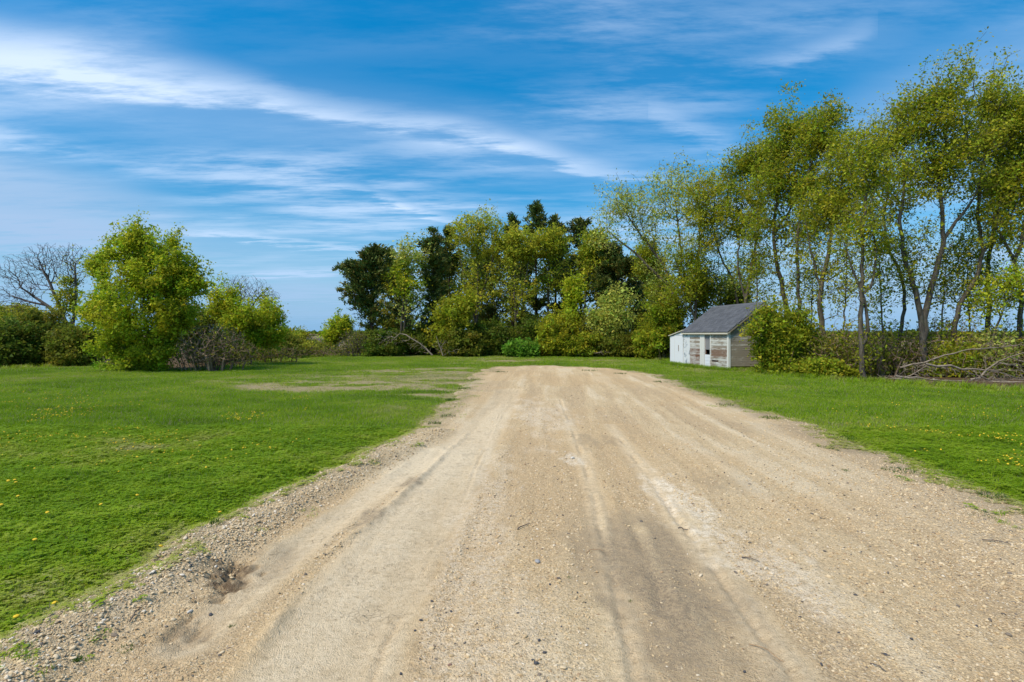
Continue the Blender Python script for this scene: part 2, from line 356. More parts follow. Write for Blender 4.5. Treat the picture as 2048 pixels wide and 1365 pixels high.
stonec = m.ramp(sep1.outputs[0], [(0, (.10, .085, .075)), (.10, (.20, .16, .12)), (.22, (.36, .26, .15)), (.5, (.47, .35, .20)), (.8, (.60, .48, .31)), (.95, (.66, .60, .50))])
grit = m.ramp(sep2.outputs[0], [(0, (.13, .105, .085)), (.15, (.33, .25, .16)), (.6, (.46, .35, .21)), (1, (.62, .51, .36))])
stf = m.math('MULTIPLY', m.mr(v1.outputs['Distance'], .55, .30), m.mr(sep1.outputs[1], .25, .45))
c = m.mix(m.mr(ast, 0, 1, .16, .62), c, grit)
c = m.mix(m.math('MULTIPLY', stf, m.mr(ast, .1, 1, .12, .80)), c, stonec)
mudc = m.ramp(m.math('ADD', m.math('MULTIPLY', m.noise(11, 8, .75), .65), m.math('MULTIPLY', stn, .35)), [(.36, (.40, .315, .205)), (.5, (.52, .42, .285)), (.64, (.60, .50, .355))])
c = m.mix(m.math('MULTIPLY', am, .82), c, mudc)
c = m.mix(m.math('MULTIPLY', ap, m.mr(m.noise(16, 7, .8), .36, .60, .0, .85)), c, m.mix(m.mr(sep2.outputs[1], .2, .8), (.60, .51, .39), (.70, .62, .50)))
c = m.mix(m.math('MULTIPLY', ad, m.mr(m.noise(30, 7, .8), .38, .62, .1, 1.0)), c, (.15, .115, .08))
c = m.mix(m.math('MULTIPLY', ah, m.mr(m.noise(18, 5, .7), .3, .6, .4, 1.0)), c, (.115, .080, .050))
c = m.mix(m.math('MULTIPLY', ae, m.mr(m.noise(6, 6, .7), .3, .65, .25, .95)), c, m.mix(m.noise(45, 3), (.15, .115, .07), (.36, .30, .20)))
spk = m.mr(m.vor(75, wob).outputs['Distance'], .17, .11); spsel = m.math('GREATER_THAN', m.noise(5, 3, .6), .45)
c = m.mix(m.math('MULTIPLY', m.math('MULTIPLY', spk, spsel), m.mr(am, 0, 1, .85, .35)), c, (.09, .075, .065))
gn = m.noise(30, 6, .8); c = m.mix(m.mr(gn, .49, .34, 0, .6), c, (.20, .145, .085)); c = m.mix(m.mr(gn, .56, .70, 0, .6), c, (.70, .58, .40))
c = m.mix(1.0, c, (1.22, 1.20, 1.15, 1), 'MULTIPLY')
sp2 = m.mr(m.vor(34, wob).outputs['Distance'], .17, .11); c = m.mix(m.math('MULTIPLY', m.math('MULTIPLY', sp2, m.math('GREATER_THAN', m.noise(3.3, 3, .6), .5)), m.mr(am, 0, 1, .75, .25)), c, (.10, .08, .065))
crk = m.vor(17, m.mix(.06, m.tc, m.noise(6, 4, .6, out=1)), 'DISTANCE_TO_EDGE')
crm = m.math('MULTIPLY', m.mr(crk.outputs['Distance'], .030, .004), m.math('MULTIPLY', m.mr(am, .5, .9), m.mr(m.noise(3.1, 4), .55, .70, 0, .8)))
h = m.math('MULTIPLY', m.math('SUBTRACT', 1.0, v1.outputs['Distance']), m.mr(ast, 0, 1, .12, 1.0))
h = m.math('ADD', h, m.math('MULTIPLY', m.math('SUBTRACT', 1.0, v2.outputs['Distance']), .45))
h = m.math('SUBTRACT', h, m.math('MULTIPLY', crm, 2.2))
nb = m.bump(h, .9, .014); nb = m.bump(gn, .6, .018, nb)
drive_m = m.done(m.bsdf(c, .92, nb, .15))
def flat(a): return np.asarray(a).ravel()
drive = mesh('driveway', np.stack([X, Y, Zd], -1).reshape(-1, 3), grid_faces(*X.shape), drive_m, True,
             attrs=dict(strk=flat(strk), mud=flat(mud), damp=flat(damp), pale=flat(pale), warm=flat(warm), brown=flat(brown), edge=flat(edge), berm=flat(bermm), hole=flat(hole), stony=flat(stony)))
tag(drive, kind='structure')
DG = (X, Y, Zd, sd, stony, bermm, mud, hole)
def drive_z(x, y):
    i = int(np.clip(np.searchsorted(yr, y), 0, len(yr) - 1)); j = int(np.clip((x - lo[i]) / (hi[i] - lo[i]) * (len(u) - 1), 0, len(u) - 1)); return float(Zd[i, j])

# ploughed field and rough ground beyond the trees
m = NM('bare brown field')
c = m.ramp(m.noise(.06, 5, .6), [(.35, (.16, .115, .06)), (.55, (.22, .16, .09)), (.7, (.17, .18, .06))])
field_m = m.done(m.bsdf(c, .95, m.bump(m.noise(3, 4), .6, .1), .1))
fx = np.linspace(-500, 700, 60); fy = np.geomspace(62, 520, 40); FX, FY = np.meshgrid(fx, fy)
fld = mesh('field', np.stack([FX, FY, .06 + .10 * (fbm(FX, FY, 9, 6) - .5)], -1).reshape(-1, 3), grid_faces(40, 60), field_m, True); tag(fld, kind='structure')

# ------------------------------------------------------------------ plants: skeletons, bark, leaves
def grow(roots, stems, tips, bf=.35, seg=.45, wob=.06, droop=0., step=.35):
    """connect every tip to the nearest suitable point of the plant so far; returns nodes, parents, min radius"""
    P, par, L, rmin = [], [], [], []
    for s in stems:                       # s: (points Nx3, r0, r1, parent index or None)
        pts, r0, r1, joined = s
        dens = [pts[0]]
        for a, b in zip(pts[:-1], pts[1:]):
            k = max(1, int(np.linalg.norm(b - a) / step))
            for q in range(1, k + 1): dens.append(a + (b - a) * q / k)
        dens = np.array(dens)
        if len(dens) > 4:
            for _ in range(2): dens[1:-1] = (dens[:-2] + 2 * dens[1:-1] + dens[2:]) / 4
            dens[1:-1] += R.normal(0, wob * .35, dens[1:-1].shape)
        prev = -1; Lp = 0
        if joined and len(P):
            d = np.linalg.norm(np.array(P) - dens[0], axis=1); prev = int(d.argmin()); Lp = L[prev]
        for i, q in enumerate(dens):
            if i == 0 and prev >= 0: continue
            Lp += 0 if prev < 0 else np.linalg.norm(q - P[prev]); P.append(q); par.append(prev); L.append(Lp)
            rmin.append(r0 + (r1 - r0) * i / max(1, len(dens) - 1)); prev = len(P) - 1
    cap = len(P) + len(tips) * 12 + 50
    A = np.zeros((cap, 3)); A[:len(P)] = P; n = len(P); LL = np.zeros(cap); LL[:n] = L
    base = A[:n].copy()
    dm = np.min(np.linalg.norm(tips[:, None] - base[None], axis=2), axis=1); TI = np.zeros(len(tips), int)
    for ti in np.argsort(dm):
        t = tips[ti]
        dv = A[:n] - t
        cost = np.sqrt((dv * dv).sum(1)) + bf * LL[:n] + 1.3 * np.maximum(0, dv[:, 2] - .15)
        j = int(cost.argmin()); d = t - A[j]; ln = np.linalg.norm(d)
        TI[ti] = j
        if ln < .03: continue
        k = int(np.clip(ln / seg + 1, 1, 8)); prev = j
        side = R.normal(0, wob * min(ln, 2.5), 3); side[2] += .08 * ln - droop * ln
        for q in range(1, k + 1):
            f = q / k; p = A[j] + d * f + side * sin(pi * f) + (R.normal(0, wob * .25, 3) * min(1, ln) if q < k else 0)
            A[n] = p; LL[n] = LL[prev] + np.linalg.norm(p - A[prev]); par.append(prev); rmin.append(0); prev = n; n += 1
            if n >= cap - 1: break
        TI[ti] = prev
        if n >= cap - 1: break
    return A[:n], np.array(par), np.array(rmin), TI
def radii(P, par, rmin, tip=.006, e=2.4):
    n = len(P); acc = np.zeros(n); kids = np.zeros(n, int)
    for i in range(n):
        if par[i] >= 0: kids[par[i]] += 1
    for i in range(n - 1, -1, -1):
        if kids[i] == 0: acc[i] = max(acc[i], tip ** e)
        if par[i] >= 0: acc[par[i]] += acc[i]
    r = np.maximum(acc ** (1 / e), rmin)
    for i in range(n):                    # a child is never thicker than its parent
        if par[i] >= 0: r[i] = min(r[i], r[par[i]])
    return r, kids
def tubes(P, par, r, thick=.03, hi_n=8, lo_n=4):
    n = len(P); idx = np.where(par >= 0)[0]; pp = par[idx]
    d = P[idx] - P[pp]; d /= np.linalg.norm(d, axis=1, keepdims=True) + 1e-9
    nd = np.zeros((n, 3)); nd[idx] = d
    main = np.full(n, -1); br = np.zeros(n)
    for i in idx:
        if r[i] > br[par[i]]: br[par[i]] = r[i]; main[par[i]] = i
    nd2 = nd.copy(); hm = main >= 0; nd2[hm] += nd[main[hm]]; nd2 /= np.linalg.norm(nd2, axis=1, keepdims=True) + 1e-9
    ref = np.array([.83, .37, .12])
    VV, FF, off = [], [], 0
    for sel, k in ((r[idx] > thick, hi_n), (r[idx] <= thick, lo_n)):
        if not sel.any(): continue
        I = idx[sel]; Q = par[I]; ismain = main[Q] == I
        d0 = np.where(ismain[:, None], nd2[Q], nd[I]); d1 = nd2[I]
        r0 = np.where(ismain, r[Q], np.minimum(r[Q] * .9, r[I] * 1.15)); r1 = r[I]
        ang = np.arange(k) * 2 * pi / k
        def ring(c, dd, rr):
            a = np.cross(dd, ref); a /= np.linalg.norm(a, axis=1, keepdims=True) + 1e-9; b = np.cross(dd, a)
            return c[:, None] + rr[:, None, None] * (a[:, None] * np.cos(ang)[None, :, None] + b[:, None] * np.sin(ang)[None, :, None])
        V = np.concatenate([ring(P[Q], d0, r0), ring(P[I], d1, r1)], 1)
        m_ = len(I); b0 = off + np.arange(m_)[:, None] * 2 * k; a = np.arange(k)[None]; a2 = (a + 1) % k
        FF.append(np.stack([b0 + a, b0 + a2, b0 + k + a2, b0 + k + a], -1).reshape(-1, 4)); VV.append(V.reshape(-1, 3)); off += m_ * 2 * k
    return np.concatenate(VV), np.concatenate(FF)
def leaf_mesh(C, size, aspect, cols, axis=None, spread=1.0, flat_=.35, tri=True):
    """one pointed leaf per centre; cols Nx3"""
    n = len(C); a = R.normal(0, 1, (n, 3)) * spread
    if axis is not None: a = a * .55 + axis
    a /= np.linalg.norm(a, axis=1, keepdims=True) + 1e-9
    nn = R.normal(0, 1, (n, 3)); nn[:, 2] = np.abs(nn[:, 2]) + flat_
    b = np.cross(a, nn); b /= np.linalg.norm(b, axis=1, keepdims=True) + 1e-9
    up = np.cross(b, a)
    s = size * np.clip(np.exp(R.normal(-.05, .36, n)), .4, 2.0)[:, None]; w = s * aspect
    if tri:                               # small in the picture: one facet per leaf
        V = np.stack([C - a * s * .45 - b * w * .45, C + b * w * .75 - a * s * .1, C + a * s * .55], 1).reshape(-1, 3)
        return V, np.arange(n * 3).reshape(n, 3), np.repeat(cols, 3, 0)
    V = np.stack([C - a * s * .5, C + b * w * .5 + up * s * .08, C + a * s * .5, C - b * w * .5 + up * s * .08], 1).reshape(-1, 3)
    return V, np.arange(n * 4).reshape(n, 4), np.repeat(cols, 4, 0)

m = NM('grey brown bark')
st = m.mapping(m.tc, (1, 1, .25)); nz = m.noise(9, 6, .7, st); nl = m.noise(1.6, 4, .6)
c = m.ramp(nz, [(.3, (.045, .036, .028)), (.5, (.105, .088, .068)), (.72, (.19, .165, .13))])
c = m.mix(m.mr(nl, .5, .72, 0, .45), c, (.10, .105, .04))
bark_m = m.done(m.bsdf(c, .95, m.bump(nz, .8, .03), .1))
m = NM('dark cedar bark')
c = m.ramp(m.noise(9, 5, .7, m.mapping(m.tc, (1, 1, .2))), [(.3, (.028, .020, .014)), (.7, (.10, .07, .05))]); cbark_m = m.done(m.bsdf(c, .95, None, .1))
m = NM('dead grey wood')
c = m.ramp(m.noise(7, 5, .7), [(.3, (.15, .115, .085)), (.55, (.26, .215, .165)), (.75, (.37, .32, .25))]); dead_m = m.done(m.bsdf(c, .95, None, .1))
m = NM('brown bramble stems')
c = m.ramp(m.noise(4, 5, .7), [(.3, (.15, .10, .065)), (.55, (.27, .19, .125)), (.75, (.38, .29, .20))]); bram_m = m.done(m.bsdf(c, .95, None, .1))
m = NM('twig grey purple')
c = m.ramp(m.noise(4, 5, .7), [(.3, (.075, .060, .052)), (.7, (.16, .135, .115))]); twig_m = m.done(m.bsdf(c, .95, None, .1))
m = NM('spring leaves'); leaf_m = m.leafy(m.attr('Col', out='Color'), .5, .6, .15)
m = NM('cedar sprays'); cedar_m = m.leafy(m.attr('Col', out='Color'), .15, .7)
PAL = dict(
    olive=[(0.366, 0.397, 0.024), (0.313, 0.362, 0.023), (0.440, 0.429, 0.028), (0.281, 0.320, 0.022)],
    green=[(0.284, 0.357, 0.021), (0.240, 0.310, 0.019), (0.359, 0.384, 0.025), (0.391, 0.366, 0.025)],
    bright=[(0.430, 0.505, 0.024), (0.349, 0.440, 0.022), (0.513, 0.516, 0.032), (0.315, 0.394, 0.022)],
    gold=[(0.452, 0.451, 0.036), (0.387, 0.408, 0.032), (0.500, 0.507, 0.045), (0.332, 0.375, 0.032)],
    pale=[(0.503, 0.542, 0.104), (0.431, 0.483, 0.085), (0.575, 0.612, 0.131), (0.381, 0.424, 0.068)],
    dark=[(0.138, 0.201, 0.021), (0.113, 0.173, 0.019), (0.177, 0.233, 0.023), (0.158, 0.177, 0.023)],
    hedge=[(0.221, 0.242, 0.023), (0.177, 0.215, 0.020), (0.265, 0.252, 0.030), (0.150, 0.178, 0.020)],
    cedar=[(0.066, 0.119, 0.026), (0.086, 0.148, 0.026), (0.126, 0.154, 0.029), (0.176, 0.160, 0.029), (0.103, 0.127, 0.029)],
    vivid=[(0.143, 0.312, 0.026), (0.123, 0.265, 0.023), (0.184, 0.340, 0.032)],
    blossom=[(0.360, 0.330, 0.330), (0.280, 0.260, 0.242), (0.264, 0.264, 0.083)])
def pick(pal, n, jit=.16):
    p = np.array(PAL[pal]); c = p[R.integers(0, len(p), n)] * (1 + R.normal(0, jit, (n, 1))); return np.clip(c, .004, .8)
def ell_points(e, D, n, shell=2.1, dz=None, clump=0):
    px, py, rx, ry = e[:4]; c = W(px, py, D); q = R.normal(0, 1, (n, 3)); q /= np.linalg.norm(q, axis=1, keepdims=True)
    k = D / F; q0 = n
    if clump: n = int(n * 2.0); q = R.normal(0, 1, (n, 3)); q /= np.linalg.norm(q, axis=1, keepdims=True)
    q *= R.random((n, 1)) ** (1 / shell)
    p = c + q * np.array([rx * k, (dz if dz else rx * k * .9), ry * k])
    if clump:                             # boughs and gaps instead of an even fill
        f = clump * (D / 25) ** .6; w = vn(p[:, 0] + .6 * p[:, 1], p[:, 2] * 1.25 + .5 * p[:, 1], f, 3) + .5 * vn(p[:, 1] - .3 * p[:, 0], p[:, 2] * 1.25, f * .6, 7) + R.random(n) * .75
        p = p[np.argsort(-w)[:q0]]
    return p
def boughs(e, D, n, axis_px):
    px, py, rx, ry = e[:4]; k = D / F; out = []
    for q in range(max(1, n // 4)):
        h = R.uniform(-1, 1); z = CH - (py - HOR) * k + h * ry * k; rr = math.sqrt(max(.04, 1 - h * h)) * rx * k * R.uniform(.65, 1.3); a = R.uniform(0, 2 * pi)
        c = np.array([(px - 1024) * k, D, z]); ax = np.array([(axis_px - 1024) * k, D, z - .35 * rr]); end = c + np.array([cos(a) * rr, sin(a) * rr, R.uniform(-.05, .25) * rr])
        for f in (.45, .65, .83, 1.0): out.append(ax + (end - ax) * f + R.normal(0, .10, 3))
    return np.array(out)
NTRI = [0]; LEAFN = 2.0; LEAFS = 1.18
def plant(name, label, cat, D, stems, crown, pal, leaf=.09, aspect=.62, sig=.22, bark=None, group=None, bf=.35, tip=.006,
          multi=0, base=None, seg=.45, wob=.07, kind='leaf', dz=None, trunk='trunk', up=0., droop=0., lo_n=4, spires=0, leafmat=None, clump=.5):
    """stems: [(pixel polyline, r0, r1)], first starts on the ground; crown: [(px,py,rx,ry, tips, leaves per tip[, palette])]"""
    bx = base[0] if base else (stems[0][0][0][0] if stems else crown[0][0])
    g = np.array([(bx - 1024) / F * D, D, 0.0]); g[2] = float(lawn_z(g[0:1], g[1:2])[0])
    S = []
    for i, (pl, r0, r1) in enumerate(stems):
        pts = [W(q[0], q[1], D + (q[2] if len(q) > 2 else 0)) for q in pl]
        if i == 0: pts = [np.array([pts[0][0] + R.normal(0, .04), pts[0][1], g[2] - .12])] + [p for p in pts if p[2] > .15]
        S.append((np.array(pts), r0, r1, i > 0))
    for k in range(multi):
        a = R.uniform(0, 2 * pi); rr = R.uniform(0, base[1] if base else .25); h = R.uniform(.4, .9) * (base[2] if base else .8)
        p0 = g + np.array([cos(a) * rr, sin(a) * rr * .7, -.06]); p1 = p0 + np.array([cos(a) * h * .35, sin(a) * h * .35, h])
        S.append((np.array([p0, p0, p1]) if S else np.array([p0, p1]), tip * 3.2, tip * 2.2, bool(S)))
    T, TN, TP = [], [], []
    for e in crown:
        t = boughs(e, D, e[4], stems[0][0][-1][0]) if kind == 'cedar' else ell_points(e, D + (e[7] if len(e) > 7 else 0), e[4], dz=dz, clump=clump); t[:, 2] = np.maximum(t[:, 2], g[2] + .06 + R.random(len(t)) * .2)
        if spires:                        # upright shoots break the outline
            k = R.random(len(t)) < np.where(t[:, 2] > np.median(t[:, 2]), .20, .05); t[k, 2] += R.uniform(.2, 1.35, k.sum()) * spires; t[k, 0] += R.uniform(0, .45, k.sum()) * spires
        T.append(t); TN.append(np.full(len(t), e[5])); TP += [e[6] if len(e) > 6 and e[6] else pal] * len(t)
    T = np.concatenate(T); TN = np.concatenate(TN)
    P, par, rmin, TI = grow(None, S, T, bf, seg, wob, droop)
    AN = P[np.maximum(par[np.maximum(par[TI], 0)], 0)]; AN = T + (AN - T) * np.minimum(1, 1.1 / (np.linalg.norm(AN - T, axis=1, keepdims=True) + 1e-6))
    r, kids = radii(P, par, rmin, tip)
    root = empty(name, tuple(g)); tag(root, label, cat, group)
    V, Fq = tubes(P, par, r, lo_n=lo_n)
    mesh(trunk, V - g, Fq, bark or bark_m, True, parent=root); NTRI[0] += len(Fq) * 2
    C, A_, K = [], [], []
    TP = np.array(TP)
    for p_ in np.unique(TP):
        s = np.where(TP == p_)[0]; cnt = R.poisson(np.maximum(TN[s] * LEAFN, 0)); tot = int(cnt.sum())
        if not tot: continue
        fu = R.random((tot, 1)) ** 1.3 * .9; ctr = np.repeat(T[s], cnt, 0) * (1 - fu) + np.repeat(AN[s], cnt, 0) * fu; off = R.normal(0, sig * .85, (tot, 3)) * np.array([1, 1, .5 if kind == 'cedar' else .8]); C.append(ctr + off)
        hue = np.repeat(1 + R.normal(0, .16, (len(s), 1)), cnt, 0) * np.array([[1, 1, 1]]); shift = np.repeat(R.normal(0, .12, len(s)), cnt)
        cc = pick(p_, tot) * hue; cc[:, 0] *= 1 + shift; K.append(np.clip(cc, .003, .8))
    if C:
        C = np.concatenate(C); K = np.concatenate(K); ok = C[:, 2] > g[2] + .03; C, K = C[ok], K[ok]
        ax = None
        if kind == 'cedar':
            ax = C - np.array([g[0], g[1], 0]); ax[:, 2] = 0; ax /= np.linalg.norm(ax, axis=1, keepdims=True) + 1e-6; ax[:, 2] = .75
        V, Fq, K = leaf_mesh(C, leaf * LEAFS, aspect, K, ax, tri=D > 25); NTRI[0] += len(Fq) * 2
        mesh('crown', V - g, Fq, leafmat or (cedar_m if kind == 'cedar' else leaf_m), False, K, parent=root)
    return root

# ------------------------------------------------------------------ the old shed
SH = empty('shed', (10.4, 27.3, 0)); SH.rotation_euler = (0, 0, radians(7.5))
tag(SH, 'small weathered white clapboard shed with dark grey shingle roof and a lean-to', 'shed')
def wood(name, white, wood_c, stain, amt, stain_z=None, blue=False):
    m = NM(name); pos = m.n.new('ShaderNodeNewGeometry').outputs['Position']
    rnd = m.n.new('ShaderNodeObjectInfo').outputs['Random']
    sp = m.n.new('ShaderNodeSeparateXYZ'); m.l.new(pos, sp.inputs[0])
    lay = m.mapping(pos, (1.2, 1.2, 14)); n1 = m.noise(2.2, 6, .7, lay); n2 = m.noise(1.1, 5, .65, pos); n3 = m.noise(26, 4, .7, m.mapping(pos, (1, 1, 3)))
    wear = m.math('ADD', m.math('MULTIPLY', n1, .55), m.math('MULTIPLY', n2, .45)); wear = m.math('ADD', wear, m.math('MULTIPLY', m.math('SUBTRACT', rnd, .5), .16))
    wc = m.mix(n3, wood_c, tuple(v * 1.7 for v in wood_c))
    c = m.mix(m.mr(m.math('ADD', wear, m.math('MULTIPLY', m.math('SUBTRACT', n3, .5), .22)), amt - .035, amt + .04), white, wc)
    if stain_z:
        z0, z1, s = stain_z
        band = m.math('MULTIPLY', m.mr(sp.outputs[2], z0 - .2, z0 + .12), m.mr(sp.outputs[2], z1 + .15, z1 - .12))
        c = m.mix(m.math('MULTIPLY', band, m.mr(wear, .38, .58, .15 * s, s)), c, m.mix(n3, stain, tuple(v * 1.8 for v in stain)))
    if blue: c = m.mix(m.mr(m.noise(3.2, 5, .7, pos), .52, .60, 0, .85), c, (.16, .21, .26))
    return m.done(m.bsdf(c, .85, m.bump(n3, .25, .004), .2))
clap_l = wood('peeling clapboard by the lean-to', (.55, .54, .50), (.20, .165, .125), (.125, .060, .036), .53, (.10, 1.02, 1.0))
clap_r = wood('peeling clapboard by the corner', (.54, .54, .49), (.21, .18, .14), (.135, .075, .048), .50, (.62, 1.05, .8))
clap_g = wood('grey weathered gable clapboard', (.45, .43, .37), (.185, .160, .120), (.08, .055, .04), .44)
trim_m = wood('flaking white trim', (.66, .65, .60), (.22, .18, .14), (.2, .15, .1), .58)
white_m = wood('white painted panel', (.72, .74, .76), (.50, .51, .50), (.2, .2, .2), .68)
blue_m = wood('white panel with blue grey peeled patches', (.68, .70, .71), (.40, .40, .38), (.2, .2, .2), .68, None, True)
fasc_m = wood('cream fascia', (.58, .54, .44), (.30, .25, .18), (.2, .2, .2), .62)
m = NM('brown sheathing'); brownw_m = m.done(m.bsdf(m.ramp(m.noise(12, 5, .7, m.mapping(m.tc, (1, 1, 6))), [(.3, (.07, .03, .018)), (.7, (.17, .08, .045))]), .9))
m = NM('glass with painted sky grey'); sheet_m = m.done(m.bsdf(m.mix(m.noise(3, 3), (.20, .19, .20), (.30, .29, .31)), .22, None, .8))  # pale grey base colour stands in for the sky mirrored in the pane
m = NM('dark dirt'); dirt_m = m.done(m.bsdf((.03, .022, .016), .95))
m = NM('slate grey shingles'); rnd = m.n.new('ShaderNodeObjectInfo').outputs['Random']
sh_c = m.mix(m.noise(60, 3, .7), m.mix(rnd, (.040, .046, .058), (.10, .108, .125)), (.11, .115, .125)); shing_m = m.done(m.bsdf(sh_c, .9, m.bump(m.noise(200, 2), .4, .004), .2))
def box(name, x0, x1, y0, y1, z0, z1, mat, parent, skew=0.):
    v = [(x, y, z) for z in (z0, z1) for y in (y0, y1) for x in (x0, x1)]
    v = np.array(v, float); v[:, 2] += (v[:, 1] - y0) * skew
    f = np.array([(0, 2, 3, 1), (4, 5, 7, 6), (0, 1, 5, 4), (2, 6, 7, 3), (0, 4, 6, 2), (1, 3, 7, 5)])
    return mesh(name, v, f, mat, parent=parent)
def prism(name, prof, axis, a0, a1, mat, parent):
    """extrude a 2-D profile along local x ('x': profile is y,z) or y ('y': profile is x,z)"""
    n = len(prof); V = []
    for a in (a0, a1):
        for p in prof: V.append((a, p[0], p[1]) if axis == 'x' else (p[0], a, p[1]))
    Fc = [list(range(n))[::-1], list(range(n, 2 * n))] + [[i, (i + 1) % n, n + (i + 1) % n, n + i] for i in range(n)]
    return mesh(name, V, Fc, mat, parent=parent)
EAVE, RIDGE, LEN, WID = 1.93, 3.27, 5.03, 3.5
fw = box('front_wall', .06, .10, 2.5, LEN, .12, EAVE - .02, brownw_m, SH)
box('sheathing', .06, .10, .05, 1.80, .12, EAVE - .02, brownw_m, fw)
box('sheathing', .06, .10, 1.8, 2.5, 1.76, EAVE - .02, brownw_m, fw)
def clap(x_or_y, a0, a1, z, h, mat, parent, name='clapboard', endcut=None):
    """lapped board; 'f' on the front (runs along y, faces -x), 'g' on the gable (runs along x, faces -y)"""
    t = R.normal(0, .0012, 2); w = R.normal(0, .002, 2)
    out = [(-.013 + t[0], z + w[0]), (.055, z + w[0]), (.055, z + h + .012 + w[1]), (-.004 + t[1], z + h + .012 + w[1])]
    return prism(name, out, 'y' if x_or_y == 'f' else 'x', a0, a1, mat, parent)
nb_ = 17; bh = (EAVE - .10 - .06) / nb_
for i in range(nb_):
    z = .06 + i * bh
    clap('f', 2.97, 4.22, z, bh, clap_l, fw)
    if i in (3,): clap('f', .11, 1.02, z, bh, clap_r, fw)
    else: clap('f', .11, 1.735, z, bh, clap_r, fw)
box('plain_panel', -.012, .055, 4.225, LEN, .04, EAVE - .05, blue_m, fw)
for a, b, mt in ((2.60, 2.765, trim_m), (2.775, 2.965, trim_m)): box('trim_board', -.030, .055, a, b, .05, EAVE - .06, mt, fw)
dfm = box('door_frame', -.034, .10, 1.745, 1.84, .05, EAVE - .08, trim_m, SH)
box('jamb', -.034, .10, 2.47, 2.585, .05, EAVE - .08, trim_m, dfm); box('header', -.032, .09, 1.845, 2.465, 1.75, EAVE - .085, trim_m, dfm)
box('inner_stop', .03, .10, 2.445, 2.467, .1, 1.745, brownw_m, dfm)
dr = box('half_door', .012, .035, 1.86, 2.44, .10, .72, white_m, SH)
for k in range(4): box('door_board', -.006, .011, 1.855, 2.445, .085 + k * .165, .085 + k * .165 + .150, white_m, dr, R.normal(0, .02) - .03)
box('window_pane', .030, .036, 1.842, 2.443, .98, 1.745, sheet_m, SH)
box('floor', .12, WID - .12, .10, LEN - .1, .20, .26, dirt_m, SH)
# gable end
gw = prism('gable_wall', [(.05, .2), (WID - .05, .2), (WID - .05, EAVE), (WID / 2, RIDGE - .10), (.05, EAVE)], 'y', .06, .09, brownw_m, SH)
zz = .24
while zz < RIDGE - .2:
    zm = zz + .055; half = WID / 2 - (0 if zm < EAVE else (zm - EAVE) / (RIDGE - EAVE) * WID / 2) - .02
    if half > .12: clap('g', WID / 2 - half, WID / 2 + half, zz, .108, clap_g, gw)
    zz += .108
cb1 = box('corner_board', -.036, .075, -.034, .105, .03, EAVE - .03, trim_m, SH)
box('corner_board', WID - .10, WID + .03, -.03, .08, .1, EAVE - .03, trim_m, SH)
box('sill_beam', .25, WID - .05, .10, .22, .10, .195, brownw_m, SH)
box('foundation_block', 1.2, 1.55, .02, .25, -.05, .10, dead_m, SH); box('foundation_block', 2.9, 3.2, .02, .25, -.05, .10, dead_m, SH)
box('back_wall', WID - .05, WID, .1, LEN, .1, EAVE, clap_g, SH)
prism('rear_wall', [(.05, .1), (WID - .05, .1), (WID - .05, EAVE), (WID / 2, RIDGE - .1), (.05, EAVE)], 'y', LEN - .05, LEN - .01, clap_g, SH)
# roof
sl = (RIDGE - EAVE) / (WID / 2); ov = .13
def rz(x): return EAVE + .03 + sl * min(x, WID - x)
roof = prism('roof', [(-ov, rz(-ov)), (WID / 2, rz(WID / 2)), (WID + ov, rz(WID + ov)), (WID + ov, rz(WID + ov) + .03), (WID / 2, rz(WID / 2) + .035), (-ov, rz(-ov) + .03)], 'y', -.14, LEN + .08, shing_m, SH)
ax_ = math.atan(sl); slope = (WID / 2 + ov) / cos(ax_)
nc, nt = 13, 18; cl = slope / nc; tl = (LEN + .22) / nt
sm = prism('shingle', [(0, .002), (cl * 1.12, .010), (cl * 1.12, .014), (0, .016)], 'y', .004, tl - .004, shing_m, None); sme = sm.data; bpy.data.objects.remove(sm)
for i in range(nc):
    for j in range(nt):
        o = bpy.data.objects.new('shingle', sme); COL.objects.link(o); o.parent = roof
        q = i * cl - .02; y = -.14 + j * tl + (i % 2) * tl * .5 - (tl * .25)
        y = min(max(y, -.15), LEN + .09 - tl)
        x = -ov + q * cos(ax_); z = rz(-ov) + .034 + q * sin(ax_) + R.normal(0, .0012) + (j % 2) * .0012
        o.location = (x, y, z); o.rotation_euler = (0, -ax_, 0)
prism('ridge_cap', [(WID / 2 - .13, rz(WID / 2 - .13) + .052), (WID / 2, rz(WID / 2) + .062), (WID / 2 + .13, rz(WID / 2 - .13) + .052), (WID / 2, rz(WID / 2) + .035)], 'y', -.15, LEN + .09, shing_m, roof)
box('fascia', -ov + .004, -ov + .03, -.13, LEN + .07, rz(-ov) - .085, rz(-ov) - .002, fasc_m, roof)
box('soffit', -ov + .032, .0, -.10, LEN + .05, rz(-ov) - .035, rz(-ov) - .012, fasc_m, roof)
for sgn in (0, 1):
    pr = [(-ov, rz(-ov) - .10), (WID / 2, rz(WID / 2) - .115), (WID / 2, rz(WID / 2) - .003), (-ov, rz(-ov) - .003)]
    if sgn: pr = [(WID - x, z) for x, z in pr][::-1]
    prism('rake_board', pr, 'y', -.135, -.11, clap_g, roof)
